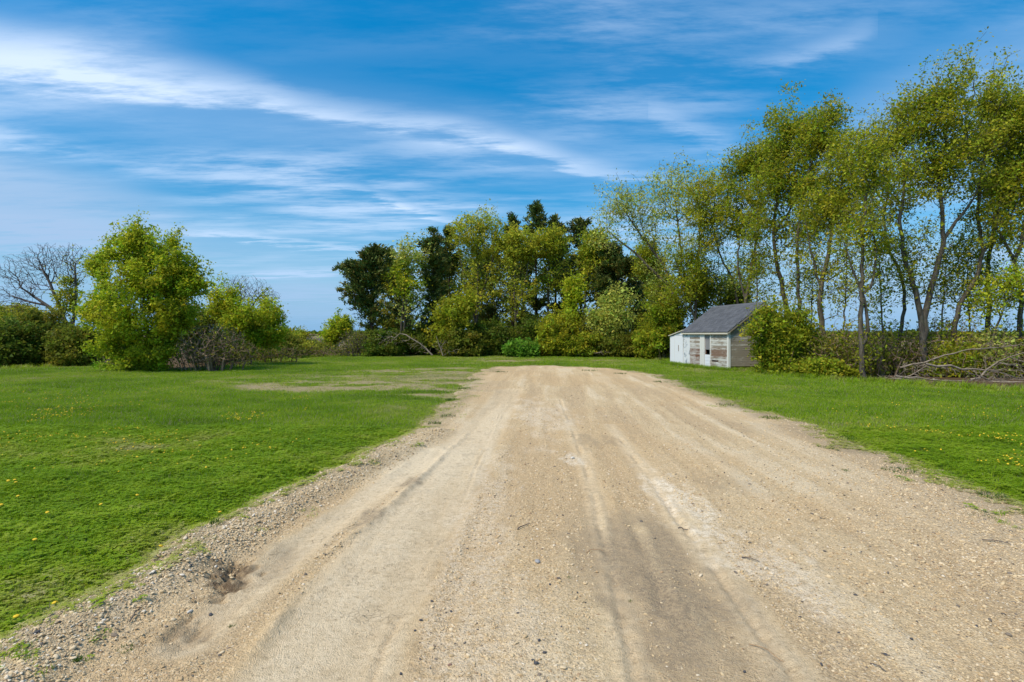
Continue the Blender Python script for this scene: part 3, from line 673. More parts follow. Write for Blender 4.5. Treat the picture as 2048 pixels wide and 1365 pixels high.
# lean-to at the far end
lt = prism('lean_to', [(LEN + .005, 0.02), (6.9, .02), (6.9, 1.64), (LEN + .005, 1.96)], 'x', .04, 1.9, white_m, SH)
box('panel', -.012, .039, 6.26, 6.9, .03, 1.655, white_m, lt); box('batten', -.022, .039, 6.215, 6.255, .03, 1.70, trim_m, lt)
box('lean_to_door', -.03, .02, 5.09, 6.20, .05, 1.70, white_m, lt); box('post', -.02, .039, LEN + .01, 5.075, .03, 1.93, trim_m, lt)
prism('header_panel', [(5.08, 1.72), (6.20, 1.72), (6.20, 1.75), (5.08, 1.93)], 'x', -.01, .039, blue_m, lt)
box('door_latch', -.05, -.031, 5.62, 5.66, .80, 1.15, dead_m, lt)
prism('lean_to_roof', [(LEN - .05, 1.985), (7.02, 1.655), (7.02, 1.70), (LEN - .05, 2.03)], 'x', -.08, 2.0, fasc_m, lt)

# ------------------------------------------------------------------ trees and shrubs
# -- left side of the lawn
plant('leafy_tree', 'big bushy yellow-green tree standing alone at the left edge of the lawn', 'tree', 27.5,
      [([(300, 742), (296, 690), (285, 600), (272, 500)], .09, .03), ([(298, 715), (330, 640), (345, 560)], .06, .02), ([(298, 715), (255, 650), (225, 580)], .06, .02)],
      [(285, 600, 108, 105, 430, 34), (270, 505, 62, 50, 150, 30), (340, 545, 62, 58, 150, 30), (228, 672, 55, 48, 110, 34), (318, 702, 52, 36, 110, 36),
       (262, 462, 24, 26, 30, 22), (345, 490, 20, 28, 26, 20), (205, 520, 34, 32, 50, 26), (388, 565, 36, 50, 70, 28), (250, 725, 60, 14, 40, 30), (352, 640, 34, 52, 90, 30), (190, 620, 30, 50, 60, 28)],
      'bright', .098, .60, .20, spires=.5, bf=.3, wob=.09)
plant('bare_tree', 'leafless spreading tree with grey twigs behind the hedge at far left', 'tree', 37,
      [([(146, 718), (142, 665), (130, 640), (95, 612), (40, 575)], .22, .04), ([(142, 665), (152, 610), (150, 540)], .14, .03), ([(130, 640), (105, 580), (80, 525)], .12, .03), ([(95, 612), (50, 602), (20, 590)], .07, .02)],
      [(45, 555, 60, 48, 980, 0), (95, 520, 50, 36, 700, 0), (145, 530, 38, 46, 620, .1), (35, 605, 48, 26, 340, 0), (135, 590, 26, 45, 60, 20, 'gold')],
      'gold', .11, .6, .2, bark=twig_m, bf=.30, tip=.0075, lo_n=3, wob=.035, clump=0, seg=.8)
plant('bare_tree', 'leafless fan-shaped tree showing above the bush left of the gap', 'tree', 46,
      [([(492, 712), (490, 650), (482, 610)], .16, .06), ([(490, 650), (510, 600), (535, 580)], .09, .03)],
      [(490, 580, 54, 32, 560, 0), (530, 592, 32, 20, 220, 0), (470, 570, 34, 22, 180, 0)], 'gold', bark=twig_m, bf=.26, tip=.009, lo_n=3, wob=.03, clump=0, seg=.9)
for i, (px, py, rx, ry, D, pal, lb) in enumerate([
        (-70, 680, 80, 62, 31.5, 'hedge', 'olive hedge bush cut off by the left edge of the picture'),
        (25, 685, 62, 52, 31.5, 'dark', 'dark green hedge bush at the far left edge of the lawn'),
        (85, 672, 55, 58, 33, 'hedge', 'olive-brown hedge bush below the leafless tree'),
        (150, 690, 50, 42, 31.8, 'hedge', 'low olive bush tucked left of the big bushy tree'),
        (30, 640, 60, 32, 40, 'gold', 'yellowish bush rising behind the dark hedge at far left')]):
    plant('shrub', lb, 'shrub', D, [], [(px, py, rx, ry, 300, 26), (px, py + ry * .5, rx, ry * .5, 110, 30)], pal, .11, .6, .2,
          group='bushes of the left hedge', multi=9, base=(px, .9, 1.2), tip=.006, bf=.2, lo_n=3, bark=bram_m)
plant('leafy_shrub', 'yellow-green leafy bush right of the big bushy tree', 'shrub', 32,
      [], [(500, 640, 58, 42, 300, 26), (455, 620, 42, 40, 130, 22), (540, 668, 32, 34, 130, 26), (430, 600, 22, 30, 40, 16)], 'bright', .105, .6, .2, multi=10, base=(495, .9, 1.4), tip=.006, bf=.22, spires=.7, bark=bram_m, lo_n=3)
def bramble(label, D, crown, n, base, bark=None, pal='hedge', **k):
    crown = [(e[0], e[1], e[2], e[3], int(e[4] * 1.9), e[5] * .62, *e[6:]) for e in crown]
    return plant('bramble', label, 'bramble', D, [], crown, pal, .09, .6, .18, bark=bark or bram_m, multi=n, base=base, bf=.12, wob=.16, seg=.34, tip=.008, droop=.05, lo_n=3, trunk='stems', group='tangles of bare stems', clump=0, **k)
bramble('brown tangle of bare stems beside the big bushy tree', 27.9, [(425, 690, 68, 46, 1150, .4), (395, 706, 40, 30, 400, .3), (475, 705, 42, 30, 400, .6)], 44, (428, 1.5, 1.0))
bramble('low brown thicket at the foot of the yellow-green leafy bush', 35, [(560, 706, 55, 15, 300, 1.5), (500, 705, 40, 20, 160, 3)], 20, (545, 1.4, .5))
bramble('reddish low scrub lying across the gap between the bushes', 44, [(630, 702, 55, 11, 300, 1.2), (600, 690, 40, 14, 120, 6, 'gold')], 18, (625, 1.6, .4))
plant('flowering_shrub', 'pale whitish blossoming low shrub in the gap', 'shrub', 60, [], [(600, 680, 30, 12, 90, 12, 'blossom'), (650, 686, 30, 9, 80, 14, 'blossom'), (625, 690, 50, 10, 60, 10, 'hedge')], 'blossom', .16, .7, .25, multi=8, base=(620, 1.5, .6), tip=.008, bark=twig_m, lo_n=3)
plant('leafy_shrub', 'round yellow-green bush at the right side of the gap', 'shrub', 54, [], [(682, 652, 26, 22, 170, 26), (660, 672, 24, 16, 80, 22), (575, 672, 45, 14, 90, 18, 'gold')], 'bright', .15, .5, .2, multi=8, base=(680, .8, 1.0), tip=.008, spires=.7, bark=bram_m, lo_n=3)
bramble('grey-brown scrub at the left foot of the central grove', 45, [(712, 683, 36, 28, 420, .8), (690, 700, 34, 14, 140, 2)], 22, (712, 1.1, .9), bark=twig_m)

for px, py, rx, ry, D, pal, lb in [(560, 690, 50, 22, 42, 'hedge', 'olive bush behind the low brown thicket at left'), (400, 655, 60, 45, 36, 'hedge', 'olive bush filling the space behind the brown tangle'), (610, 694, 55, 14, 52, 'hedge', 'low olive scrub behind the reddish scrub of the gap'),
                                   (740, 690, 46, 24, 52, 'hedge', 'olive bush behind the grey-brown scrub of the grove'), (470, 690, 60, 28, 40, 'dark', 'dark bush behind the yellow-green leafy bush')]:
    plant('shrub', lb, 'shrub', D, [], [(px, py, rx, ry, 230, 22)], pal, .14, .6, .22, group='bushes behind the left hedge line', multi=8, base=(px, 1.2, .8), tip=.008, bf=.2, lo_n=3, bark=bram_m)
# -- central grove
def cedar(label, D, base, top, crown, r=.16, lean=None, leaf=.23):
    st = [(base, 720), (base + (top[0] - base) * .4, 620), top] if not lean else lean
    rt = plant('cedar_tree', label, 'tree', D, [(st, r, .02)], [(c_[0], c_[1], c_[2] * 1.08, c_[3], int(c_[4] * 1.15), c_[5] * .8) for c_ in crown], 'cedar', leaf, .36, .19, bark=cbark_m, group='cedars of the central grove', bf=.5, tip=.010, kind='cedar', lo_n=3)
    return rt
cedar('bronze-green cedar at the left end of the grove leaning out over the gap', 46, 742, (742, 500),
      [(728, 560, 40, 50, 190, 22), (692, 552, 22, 26, 60, 20), (760, 520, 22, 34, 80, 20), (748, 630, 34, 34, 90, 14), (705, 590, 24, 18, 40, 16), (732, 512, 14, 16, 30, 16)])
cedar('slim dark cedar right of the pale thin tree in the grove', 48, 866, (866, 462), [(866, 520, 26, 52, 170, 20), (872, 610, 30, 46, 90, 14), (864, 475, 12, 18, 26, 14)])
cedar('dark cedar with a pointed top behind the grey-olive tree', 51, 900, (897, 448), [(898, 500, 20, 46, 110, 20), (900, 590, 26, 50, 90, 14), (897, 460, 8, 16, 18, 14)])
cedar('narrow cedar spire just left of the tallest cedar', 54, 1026, (1026, 428), [(1026, 480, 20, 44, 110, 20), (1026, 450, 9, 22, 26, 14), (1026, 570, 26, 60, 90, 14)])
cedar('tallest dark cedar standing highest in the middle of the grove', 52, 1072, (1072, 404), [(1073, 450, 24, 34, 110, 16), (1073, 425, 14, 22, 36, 14), (1070, 545, 36, 70, 170, 16)])
cedar('dark cedar with a pointed top just right of the tallest cedar', 53, 1112, (1111, 432), [(1111, 480, 22, 42, 110, 20), (1111, 450, 10, 18, 26, 14), (1115, 580, 34, 60, 130, 16)])
cedar('dark cedar top beside the bright green tree of the grove', 53, 1162, (1160, 430), [(1160, 480, 24, 44, 120, 18), (1160, 448, 12, 18, 26, 14), (1150, 580, 36, 70, 130, 16)])
cedar('broad almost black cedar at the right end of the grove', 47, 1245, (1232, 486), [(1232, 560, 48, 48, 330, 30), (1250, 620, 52, 44, 170, 22), (1205, 540, 30, 40, 90, 24), (1225, 505, 22, 24, 50, 18)], .2)
cedar('shaded cedar deep in the middle of the grove', 55, 985, (985, 470), [(985, 570, 38, 74, 170, 16), (940, 590, 36, 66, 110, 14)])
cedar('small dark cedar low between the left cedar and the slim one', 50, 812, (806, 545), [(806, 620, 34, 44, 110, 12)])
for px, D, pal, lb in [(780, 57, 'hedge', 'olive tree standing behind the pale thin tree of the grove'), (880, 59, 'dark', 'dark tree in the back of the grove behind the slim cedar'), (960, 60, 'dark', 'dark tree in the back of the grove behind the grey-olive tree'),
                       (1045, 60, 'dark', 'dark tree in the back of the grove behind the gold-tinged one'), (1125, 58, 'dark', 'dark tree in the back of the grove behind the olive one'), (1200, 56, 'dark', 'dark tree in the back of the grove behind the bright green one'), (1285, 54, 'hedge', 'olive tree in the back of the grove right of the black cedar')]:
    k_ = 0 if px in (780, 1285) else 1
    plant('leafy_tree', lb, 'tree', D, [([(px, 705), (px + 3, 620), (px, 540 - 20 * k_)], .16, .05)], [(px, 560 - 15 * k_, 46, 60, 170, 14), (px + 4, 645, 52, 40, 150, 16)], pal, .22, .6, .35, group='trees at the back of the grove', bf=.35, tip=.011, lo_n=3)
def dec(label, D, stems, crown, pal, leaf=.15, **k):
    a = dict(group='leafing trees of the grove', bf=.38, tip=.009, lo_n=3, sig=.28, aspect=.6, spires=.6); a.update(k)
    return plant('leafy_tree', label, 'tree', D, stems, crown, pal, leaf, **a)
dec('pale thin tree with two slender trunks near the left end of the grove', 46, [([(798, 722), (806, 610), (815, 520)], .12, .03), ([(806, 690), (812, 600), (830, 520)], .08, .02)],
    [(820, 505, 42, 36, 110, 9, 'pale'), (812, 560, 42, 38, 90, 13, 'bright'), (825, 620, 34, 40, 60, 5)], 'pale')
dec('grey-olive tree with a wide airy crown in the left half of the grove', 49, [([(948, 722), (955, 600), (958, 470)], .16, .04), ([(952, 650), (925, 540), (915, 490)], .1, .03), ([(954, 620), (985, 520), (990, 470)], .1, .03)],
    [(955, 475, 66, 48, 300, 13), (960, 435, 34, 20, 60, 5, 'pale'), (960, 570, 66, 60, 190, 9), (920, 600, 30, 50, 60, 8)], 'gold', leaf=.14)
dec('gold-tinged tree before the tallest cedar', 48, [([(1032, 722), (1030, 600), (1025, 490)], .14, .04), ([(1031, 640), (1055, 540), (1060, 480)], .1, .03)],
    [(1030, 490, 50, 40, 220, 15), (1035, 580, 55, 60, 150, 9)], 'gold', leaf=.14)
dec('olive tree spreading below the tops of the right-hand cedars', 49, [([(1098, 722), (1096, 600), (1098, 490)], .15, .04)], [(1102, 486, 48, 32, 200, 16), (1108, 560, 48, 52, 130, 8)], 'olive', leaf=.14)
dec('bright green tree with a rounded top at the right of the grove', 47, [([(1162, 722), (1170, 600), (1182, 500)], .13, .04)], [(1182, 488, 34, 36, 190, 20), (1185, 545, 36, 40, 90, 14)], 'green', leaf=.15)
dec('young yellow-green tree low in front of the left cedars', 45, [([(905, 716), (905, 660), (900, 620)], .07, .03)], [(905, 628, 42, 34, 150, 20), (930, 600, 26, 24, 50, 14), (890, 668, 40, 30, 80, 18)], 'olive')
dec('young bright tree standing low in the middle of the grove', 45.5, [([(1148, 716), (1146, 650), (1146, 590)], .06, .02)], [(1146, 588, 22, 30, 80, 24), (1140, 640, 26, 30, 50, 18)], 'bright')
dec('young yellow-green tree low at the middle of the grove edge', 44.5, [([(1122, 716), (1120, 670)], .06, .03)], [(1120, 664, 48, 38, 230, 20), (1105, 690, 40, 22, 80, 20)], 'olive')
dec('speckled olive small tree under the broad black cedar', 44.5, [([(1218, 716), (1216, 650), (1220, 610)], .08, .03)], [(1216, 640, 52, 46, 330, 11), (1235, 600, 40, 26, 80, 9)], 'pale')
for px, py, rx, ry, D, pal, lb in [
        (770, 684, 46, 30, 45, 'dark', 'dark bush at the foot of the bronze-green cedar'), (835, 680, 48, 32, 47, 'dark', 'dark bush behind the fallen grey branches'),
        (925, 686, 50, 28, 44.6, 'hedge', 'olive bush below the young yellow-green tree'), (985, 676, 54, 38, 46.5, 'dark', 'dark green bush in the middle of the grove edge'),
        (1042, 697, 34, 15, 43.6, 'vivid', 'small vivid emerald bush at the grove edge'), (1070, 672, 46, 40, 46.5, 'dark', 'dark bush behind the small emerald bush'),
        (1165, 690, 50, 24, 44, 'green', 'green bush beside the young tree at the grove edge'), (1250, 690, 56, 26, 43.5, 'hedge', 'low olive bush at the right end of the grove edge'),
        (1310, 682, 42, 36, 40, 'green', 'green bush filling the corner left of the shed'), (1335, 640, 36, 50, 38, 'green', 'tall green bush rising behind the lean-to')]:
    plant('shrub', lb, 'shrub', D, [], [(px, py, rx, ry, 230, 24), (px, py + ry * .5, rx, ry * .5, 90, 26)], pal, .14, .6, .22, group='bushes along the grove edge', multi=9, base=(px, 1.0, 1.0), tip=.007, bf=.2, lo_n=3, bark=bram_m)

# -- the row of tall trees behind and beside the shed
def row(label, D, stems, crown, pal, leaf=.10, **k):
    leaf *= .86
    stems = [(p_, r0 * .72, r1 * .75) for p_, r0, r1 in stems]; tx = min(stems[0][0], key=lambda q: abs(q[1] - 545))[0]
    crown = [(tx, 560, 46, 62, 64, 6)] * (D > 23.5) + [(e[0], e[1], e[2] * 1.22, e[3] * 1.12, int(e[4] * 1.15), e[5] * .64, *e[6:]) for e in crown]
    a = dict(group='tall trees of the right-hand row', bf=.36, tip=.0065, sig=.22, aspect=.62, spires=1.0, seg=.5, clump=.7); a.update(k)
    return plant('tall_tree', label, 'tree', D, stems, crown, pal, leaf, **a)
row('pale airy tree with long limbs reaching left over the grove', 38, [([(1352, 722), (1352, 640), (1350, 600), (1342, 577), (1308, 544), (1274, 510), (1225, 470)], .24, .05), ([(1350, 600), (1330, 535), (1318, 517), (1278, 466), (1240, 405)], .13, .03),
    ([(1350, 600), (1365, 520), (1350, 400)], .13, .03), ([(1352, 640), (1390, 560), (1402, 470)], .1, .03)],
    [(1230, 415, 44, 42, 190, 9), (1285, 425, 50, 52, 220, 9), (1345, 385, 52, 52, 260, 11), (1215, 478, 40, 26, 80, 7), (1340, 470, 50, 40, 110, 7)], 'pale', .11, tip=.008, sig=.26)
row('yellow-green tree behind the lean-to', 36, [([(1385, 722), (1392, 600), (1398, 500), (1402, 420)], .15, .04), ([(1390, 640), (1365, 560), (1350, 520)], .09, .03)],
    [(1405, 405, 44, 50, 270, 22), (1378, 520, 42, 56, 210, 17, 'green'), (1352, 575, 42, 44, 150, 16, 'green'), (1420, 480, 40, 40, 90, 12)], 'gold', .11)
row('thin-leaved tree with a limb leaning left above the shed roof', 36.5, [([(1480, 722), (1476, 600), (1466, 561), (1440, 515), (1425, 450), (1432, 380)], .14, .03)],
    [(1435, 362, 34, 28, 110, 9), (1450, 430, 36, 40, 90, 9), (1440, 540, 36, 60, 80, 6)], 'pale', .11)
row('forked tree rising directly behind the shed roof', 34.5, [([(1492, 720), (1490, 601), (1504, 530), (1516, 470), (1518, 380)], .19, .04), ([(1490, 601), (1475, 540), (1480, 430)], .1, .03)],
    [(1500, 330, 42, 44, 250, 23), (1488, 420, 48, 52, 260, 21), (1500, 510, 36, 48, 110, 13), (1462, 355, 26, 34, 70, 16)], 'green', .115)
row('tall tree with a thick curved trunk just right of the shed ridge', 31.5, [([(1584, 725), (1578, 640), (1565, 580), (1551, 517), (1547, 460), (1560, 330)], .22, .05), ([(1548, 470), (1590, 400), (1610, 320)], .1, .03)],
    [(1575, 265, 44, 55, 300, 22), (1560, 360, 56, 52, 330, 22), (1590, 450, 46, 50, 140, 13), (1530, 480, 36, 50, 90, 11)], 'green', .11)
row('slender straight tree beside the gable end of the shed', 29.5, [([(1604, 730), (1601, 690), (1596, 545), (1592, 480), (1615, 350), (1650, 240)], .15, .04)],
    [(1640, 275, 44, 55, 270, 21), (1668, 225, 26, 30, 60, 14), (1640, 390, 46, 50, 230, 20), (1600, 490, 40, 60, 90, 8)], 'green', .11)
row('stout trunked tree forking into three limbs right of the shed', 27.5, [([(1648, 735), (1646, 685), (1639, 598), (1645, 560), (1651, 532), (1662, 470), (1682, 380)], .22, .06), ([(1641, 580), (1625, 520), (1612, 450)], .1, .03), ([(1645, 565), (1675, 550), (1710, 530)], .06, .02)],
    [(1700, 330, 46, 66, 300, 17), (1655, 420, 46, 50, 200, 16), (1715, 420, 42, 46, 150, 13), (1660, 500, 50, 46, 90, 6), (1690, 590, 50, 50, 60, 3)], 'olive', .10)
row('twin-stemmed tree whose trunk stands bare at the lawn edge', 22.8, [([(1729, 764), (1727, 720), (1722, 690), (1722, 590), (1724, 480), (1735, 380)], .15, .05), ([(1724, 700), (1738, 680), (1732, 600), (1709, 553), (1683, 474)], .11, .03), ([(1730, 590), (1751, 559), (1754, 506), (1746, 430)], .08, .03)],
    [(1740, 320, 40, 62, 240, 14), (1700, 460, 44, 50, 130, 8), (1752, 450, 38, 52, 130, 9), (1720, 560, 60, 60, 90, 3), (1735, 690, 30, 40, 40, 7)], 'olive', .09, spires=.8)
row('slim leaning tree left of the V-shaped one', 25.5, [([(1782, 745), (1788, 706), (1804, 651), (1812, 588), (1804, 545), (1775, 500), (1765, 440), (1785, 330)], .13, .04)],
    [(1790, 275, 40, 56, 240, 15), (1775, 390, 48, 56, 180, 12), (1800, 500, 50, 46, 80, 6)], 'olive', .095)
row('V-shaped tree with two heavy trunks parting near the ground', 24, [([(1850, 755), (1846, 704), (1844, 640), (1828, 567), (1812, 530), (1799, 440), (1815, 320)], .20, .05), ([(1847, 680), (1854, 619), (1865, 572), (1881, 519), (1888, 480), (1882, 420), (1875, 340), (1850, 260)], .19, .05), ([(1888, 480), (1912, 440), (1940, 415), (1955, 380)], .11, .04)],
    [(1850, 230, 48, 52, 280, 15), (1905, 200, 34, 46, 190, 14), (1935, 145, 16, 30, 40, 9), (1830, 350, 56, 56, 260, 14), (1905, 330, 56, 66, 290, 14), (1840, 470, 60, 44, 110, 6), (1870, 560, 50, 50, 50, 3)], 'olive', .095, spires=1.2)
row('tree with a long trunk bending to the right near the picture edge', 24.5, [([(1905, 752), (1907, 699), (1910, 630), (1931, 590), (1957, 545), (1968, 506), (1955, 440), (1965, 330)], .17, .05), ([(1966, 510), (1990, 470), (2000, 400)], .1, .03)],
    [(1985, 190, 30, 46, 150, 13), (1965, 290, 56, 60, 290, 15), (1990, 400, 50, 50, 190, 13), (1940, 460, 50, 40, 90, 7)], 'gold', .095, spires=1.2)
row('knobbly upright tree behind the bent one near the right edge', 26, [([(1965, 748), (1970, 685), (1981, 611), (1973, 545), (1984, 493), (1995, 400), (2010, 300)], .17, .05)],
    [(2010, 260, 46, 60, 280, 19), (2010, 370, 50, 56, 250, 19), (1985, 470, 50, 40, 90, 8)], 'green', .10, spires=1.0)
row('tree at the right picture edge dividing into a wide fork', 24, [([(2032, 755), (2036, 690), (2044, 611), (2039, 545), (2026, 519), (2000, 470), (1985, 430)], .19, .05), ([(2030, 525), (2045, 470), (2058, 380)], .12, .04)],
    [(2060, 230, 52, 66, 300, 20), (2065, 360, 60, 66, 300, 20), (2020, 460, 50, 40, 100, 9), (2120, 300, 60, 120, 260, 16)], 'green', .10, spires=1.0)
row('small leaning sapling with fresh leaves at the right edge', 23.4, [([(1976, 765), (1982, 677), (2000, 635), (2018, 600)], .07, .03)],
    [(2010, 585, 44, 40, 110, 11), (2035, 560, 30, 30, 50, 11), (1960, 610, 26, 26, 30, 8)], 'bright', .10, spires=.3, group=None)
for px, top, lean, D, pal, lb in [(1522, 470, -14, 31, 'green', 'slender sapling close behind the shed ridge'), (1685, 470, 10, 26.5, 'olive', 'slender sapling between the stout tree and the twin-stemmed one'), (1768, 500, -12, 24.6, 'olive', 'slender sapling right of the twin-stemmed tree'),
                                  (1880, 520, 12, 25.4, 'olive', 'slender sapling right of the V-shaped tree'), (1942, 520, -10, 25.8, 'green', 'slender sapling left of the knobbly tree'), (1620, 480, 8, 30.5, 'green', 'slender sapling behind the shed bush'), (1445, 480, -10, 37, 'green', 'slender sapling behind the middle of the shed roof')]:
    row(lb, D, [([(px, 745), (px + lean * .3, 640), (px + lean, top)], .06, .02)], [(px + lean, top, 32, 46, 90, 9), (px + lean * .5, top + 90, 30, 50, 50, 6)], pal, .095, spires=.8, group='slender saplings in the right-hand row', tip=.005)
# -- undergrowth on the right
plant('leafy_shrub', 'yellow-green bush growing against the gable end of the shed', 'shrub', 25.3, [],
      [(1552, 655, 34, 32, 130, 20), (1580, 692, 54, 42, 280, 24), (1520, 650, 28, 20, 50, 13), (1502, 662, 20, 26, 30, 10), (1522, 626, 18, 12, 16, 8), (1560, 734, 52, 16, 120, 26), (1596, 650, 34, 34, 70, 15), (1532, 700, 26, 32, 80, 20)], 'green', .095, .6, .17, multi=12, base=(1560, .7, 1.4), tip=.006, bf=.22, dz=.75, spires=.7, bark=bram_m, lo_n=3, clump=.9)
plant('leafy_shrub', 'low bright bush spreading right of the shed bush', 'shrub', 23.6, [], [(1635, 738, 48, 22, 190, 22), (1680, 752, 34, 12, 70, 20)], 'green', .09, .6, .15, multi=8, base=(1640, .8, .5), tip=.005, bark=bram_m, lo_n=3)
bramble('dark thicket under the stout three-limbed tree', 24.6, [(1660, 705, 60, 46, 380, 2.2), (1620, 740, 40, 24, 120, 6)], 24, (1650, 1.1, .9))
bramble('tangle of dark stems behind the bare trunk at the lawn edge', 24.2, [(1745, 705, 55, 52, 420, 1.5), (1720, 745, 40, 22, 120, 3)], 24, (1745, 1.1, .9))
bramble('reddish-brown thicket at the foot of the V-shaped tree', 24.6, [(1820, 706, 52, 46, 460, 1.0), (1800, 745, 50, 24, 160, 2.5)], 26, (1815, 1.1, .9))
bramble('green-flecked thicket below the bending tree', 23.8, [(1905, 725, 52, 44, 360, 4.5), (1890, 750, 44, 22, 120, 5)], 22, (1905, 1.0, .9), pal='green')
bramble('pale thicket of stems under the sapling', 23.5, [(1985, 708, 52, 54, 420, 2.2, 'pale'), (1990, 755, 50, 26, 170, 3)], 24, (1985, 1.0, .9))
bramble('dense thicket at the right picture edge', 23.5, [(2065, 720, 56, 50, 420, 3.5), (2060, 760, 50, 24, 140, 3), (2130, 720, 50, 50, 200, 3)], 24, (2065, 1.0, 1.0))

for px, py, rx, ry, D, pal, lb in [(1690, 715, 46, 34, 26.5, 'hedge', 'olive bush behind the dark thicket right of the shed'), (1780, 722, 44, 30, 26.5, 'hedge', 'olive bush behind the reddish-brown thicket'), (1870, 728, 44, 28, 26, 'dark', 'dark bush behind the trunk of the V-shaped tree'),
                                   (1945, 722, 44, 34, 26, 'dark', 'dark bush at the foot of the bending tree'), (2030, 715, 48, 40, 26, 'hedge', 'olive bush behind the dense thicket at the right edge'), (1625, 700, 40, 40, 27.5, 'hedge', 'olive bush behind the shed bush')]:
    plant('shrub', lb, 'shrub', D, [], [(px, py + 4, rx, ry * .95, 280, 16)], 'dark', .10, .6, .2, group='bushes under the right-hand row', multi=8, base=(px, .9, .9), tip=.007, bf=.2, lo_n=3, bark=bram_m)
# -- dead branches lying on the ground
def fallen(label, D, stems, crown, tip=.006, mat=None, name='fallen_branch'):
    return plant(name, label, 'branch', D, stems, crown, 'gold', bark=mat or dead_m, bf=.30, wob=.10, tip=tip, trunk='limb', group='dead branches on the ground', lo_n=4, dz=.6)
def lying(label, D, pl, crown, r0=.05, tip=.006):
    g0 = W(pl[0][0], pl[0][1], D)
    S = [(np.array([W(q[0], q[1], D + (q[2] if len(q) > 2 else 0)) for q in line]), r, r * .3, i > 0) for i, (line, r) in enumerate([(pl, r0)])]
    T = np.concatenate([ell_points(e, D + (e[5] if len(e) > 5 else 0), e[4], dz=.55) for e in crown]); T[:, 2] = np.maximum(T[:, 2], .04)
    P, par, rm, _ = grow(None, S, T, .28, .3, .10); r, k = radii(P, par, rm, tip); P[:, 2] = np.maximum(P[:, 2], r + .005)
    base = np.array([P[:, 0].mean(), P[:, 1].mean(), 0]); V, Fq = tubes(P, par, r)
    o = mesh('fallen_branch', V - base, Fq, dead_m, True); o.location = tuple(base); tag(o, label, 'branch', 'dead branches on the ground')
lying('long pale dead branch arching over the brush at right', 22.4, [(1800, 736), (1850, 726), (1905, 704), (1960, 697), (2048, 690)], [(1830, 732, 36, 12, 40), (2010, 690, 46, 12, 40), (1870, 720, 30, 14, 24)], .035)
lying('heavy dead branch lying along the brush pile at right', 22.0, [(1850, 728), (1880, 735), (1920, 736), (1970, 742), (2010, 748), (2060, 755)], [(1985, 760, 50, 16, 70), (1900, 742, 40, 14, 40), (2040, 760, 40, 18, 50)], .05)
lying('tangled heap of dry branches at the right picture edge', 21.8, [(1940, 770), (1975, 740), (2020, 712), (2070, 700)], [(2010, 735, 60, 34, 130), (1960, 755, 40, 20, 60), (2060, 745, 40, 34, 70)], .035)
lying('heap of thin dead sticks in front of the V-shaped tree', 22.3, [(1800, 765), (1835, 742), (1870, 722)], [(1835, 745, 50, 24, 90), (1780, 755, 34, 14, 36)], .025)
lying('low dead branch resting on the grass edge at right', 21.6, [(1790, 752), (1830, 757), (1865, 762), (1910, 770), (1945, 773)], [(1885, 768, 20, 10, 14), (1830, 758, 40, 7, 20)], .04)
lying('thin grey stick lying in front of the brush pile', 21.2, [(1780, 757), (1810, 760), (1845, 768), (1866, 773)], [(1820, 763, 26, 4, 5)], .018)
lying('spray of dry twigs spilling onto the lawn at the right edge', 21.0, [(1960, 752), (1985, 765), (2005, 780)], [(1990, 770, 36, 16, 80), (2035, 775, 24, 12, 40)], .02)
lying('fallen grey limb with bare twigs in front of the grove', 43.4, [(865, 711), (845, 692), (822, 674), (800, 668)], [(790, 676, 40, 16, 60), (835, 695, 30, 14, 36), (770, 680, 30, 16, 30)], .07, .010)
lying('fallen forked branch with bare twigs right of the grey limb', 43.2, [(886, 712), (880, 690), (872, 672)], [(880, 690, 24, 18, 40), (900, 704, 30, 8, 16)], .05, .010)
lying('dark dead branch lying under the bushes at the grove edge', 43.0, [(1150, 708), (1200, 704), (1240, 708), (1270, 706)], [(1210, 704, 60, 8, 50)], .05, .010)

for px, py, rx, ry, D, pal, lb in [(1405, 585, 44, 60, 37.5, 'green', 'tall leafy bush rising behind the left end of the shed roof'), (1318, 600, 40, 62, 39.5, 'olive', 'tall olive bush between the grove and the lean-to'), (1470, 600, 34, 42, 38.5, 'olive', 'olive bush showing above the middle of the shed roof'), (1300, 520, 36, 46, 42, 'olive', 'loose olive crown at the right shoulder of the grove')]:
    plant('shrub', lb, 'shrub', D, [([(px, 715), (px + 4, 660), (px, py)], .07, .03)], [(px, py, rx, ry, 260, 15), (px, 665, rx * .9, 34, 120, 15)], pal, .12, .6, .24, group='bushes behind the shed', bf=.3, tip=.008, lo_n=3, spires=.6, clump=.7)
for px, D, lb in [(1700, 24.9, 'tall bare whips right of the dark thicket'), (1775, 25.0, 'tall bare whips between the bare trunk and the V-shaped tree'), (1872, 24.8, 'tall bare whips in front of the V-shaped tree'), (1940, 24.2, 'tall bare whips between the bending tree and the sapling'), (2025, 24.0, 'tall bare whips near the right picture edge')]:
    bramble(lb, D, [(px, 690, 50, 62, 260, 1.6, 'olive'), (px, 735, 46, 26, 160, 1.2)], 20, (px, 1.0, 1.3))
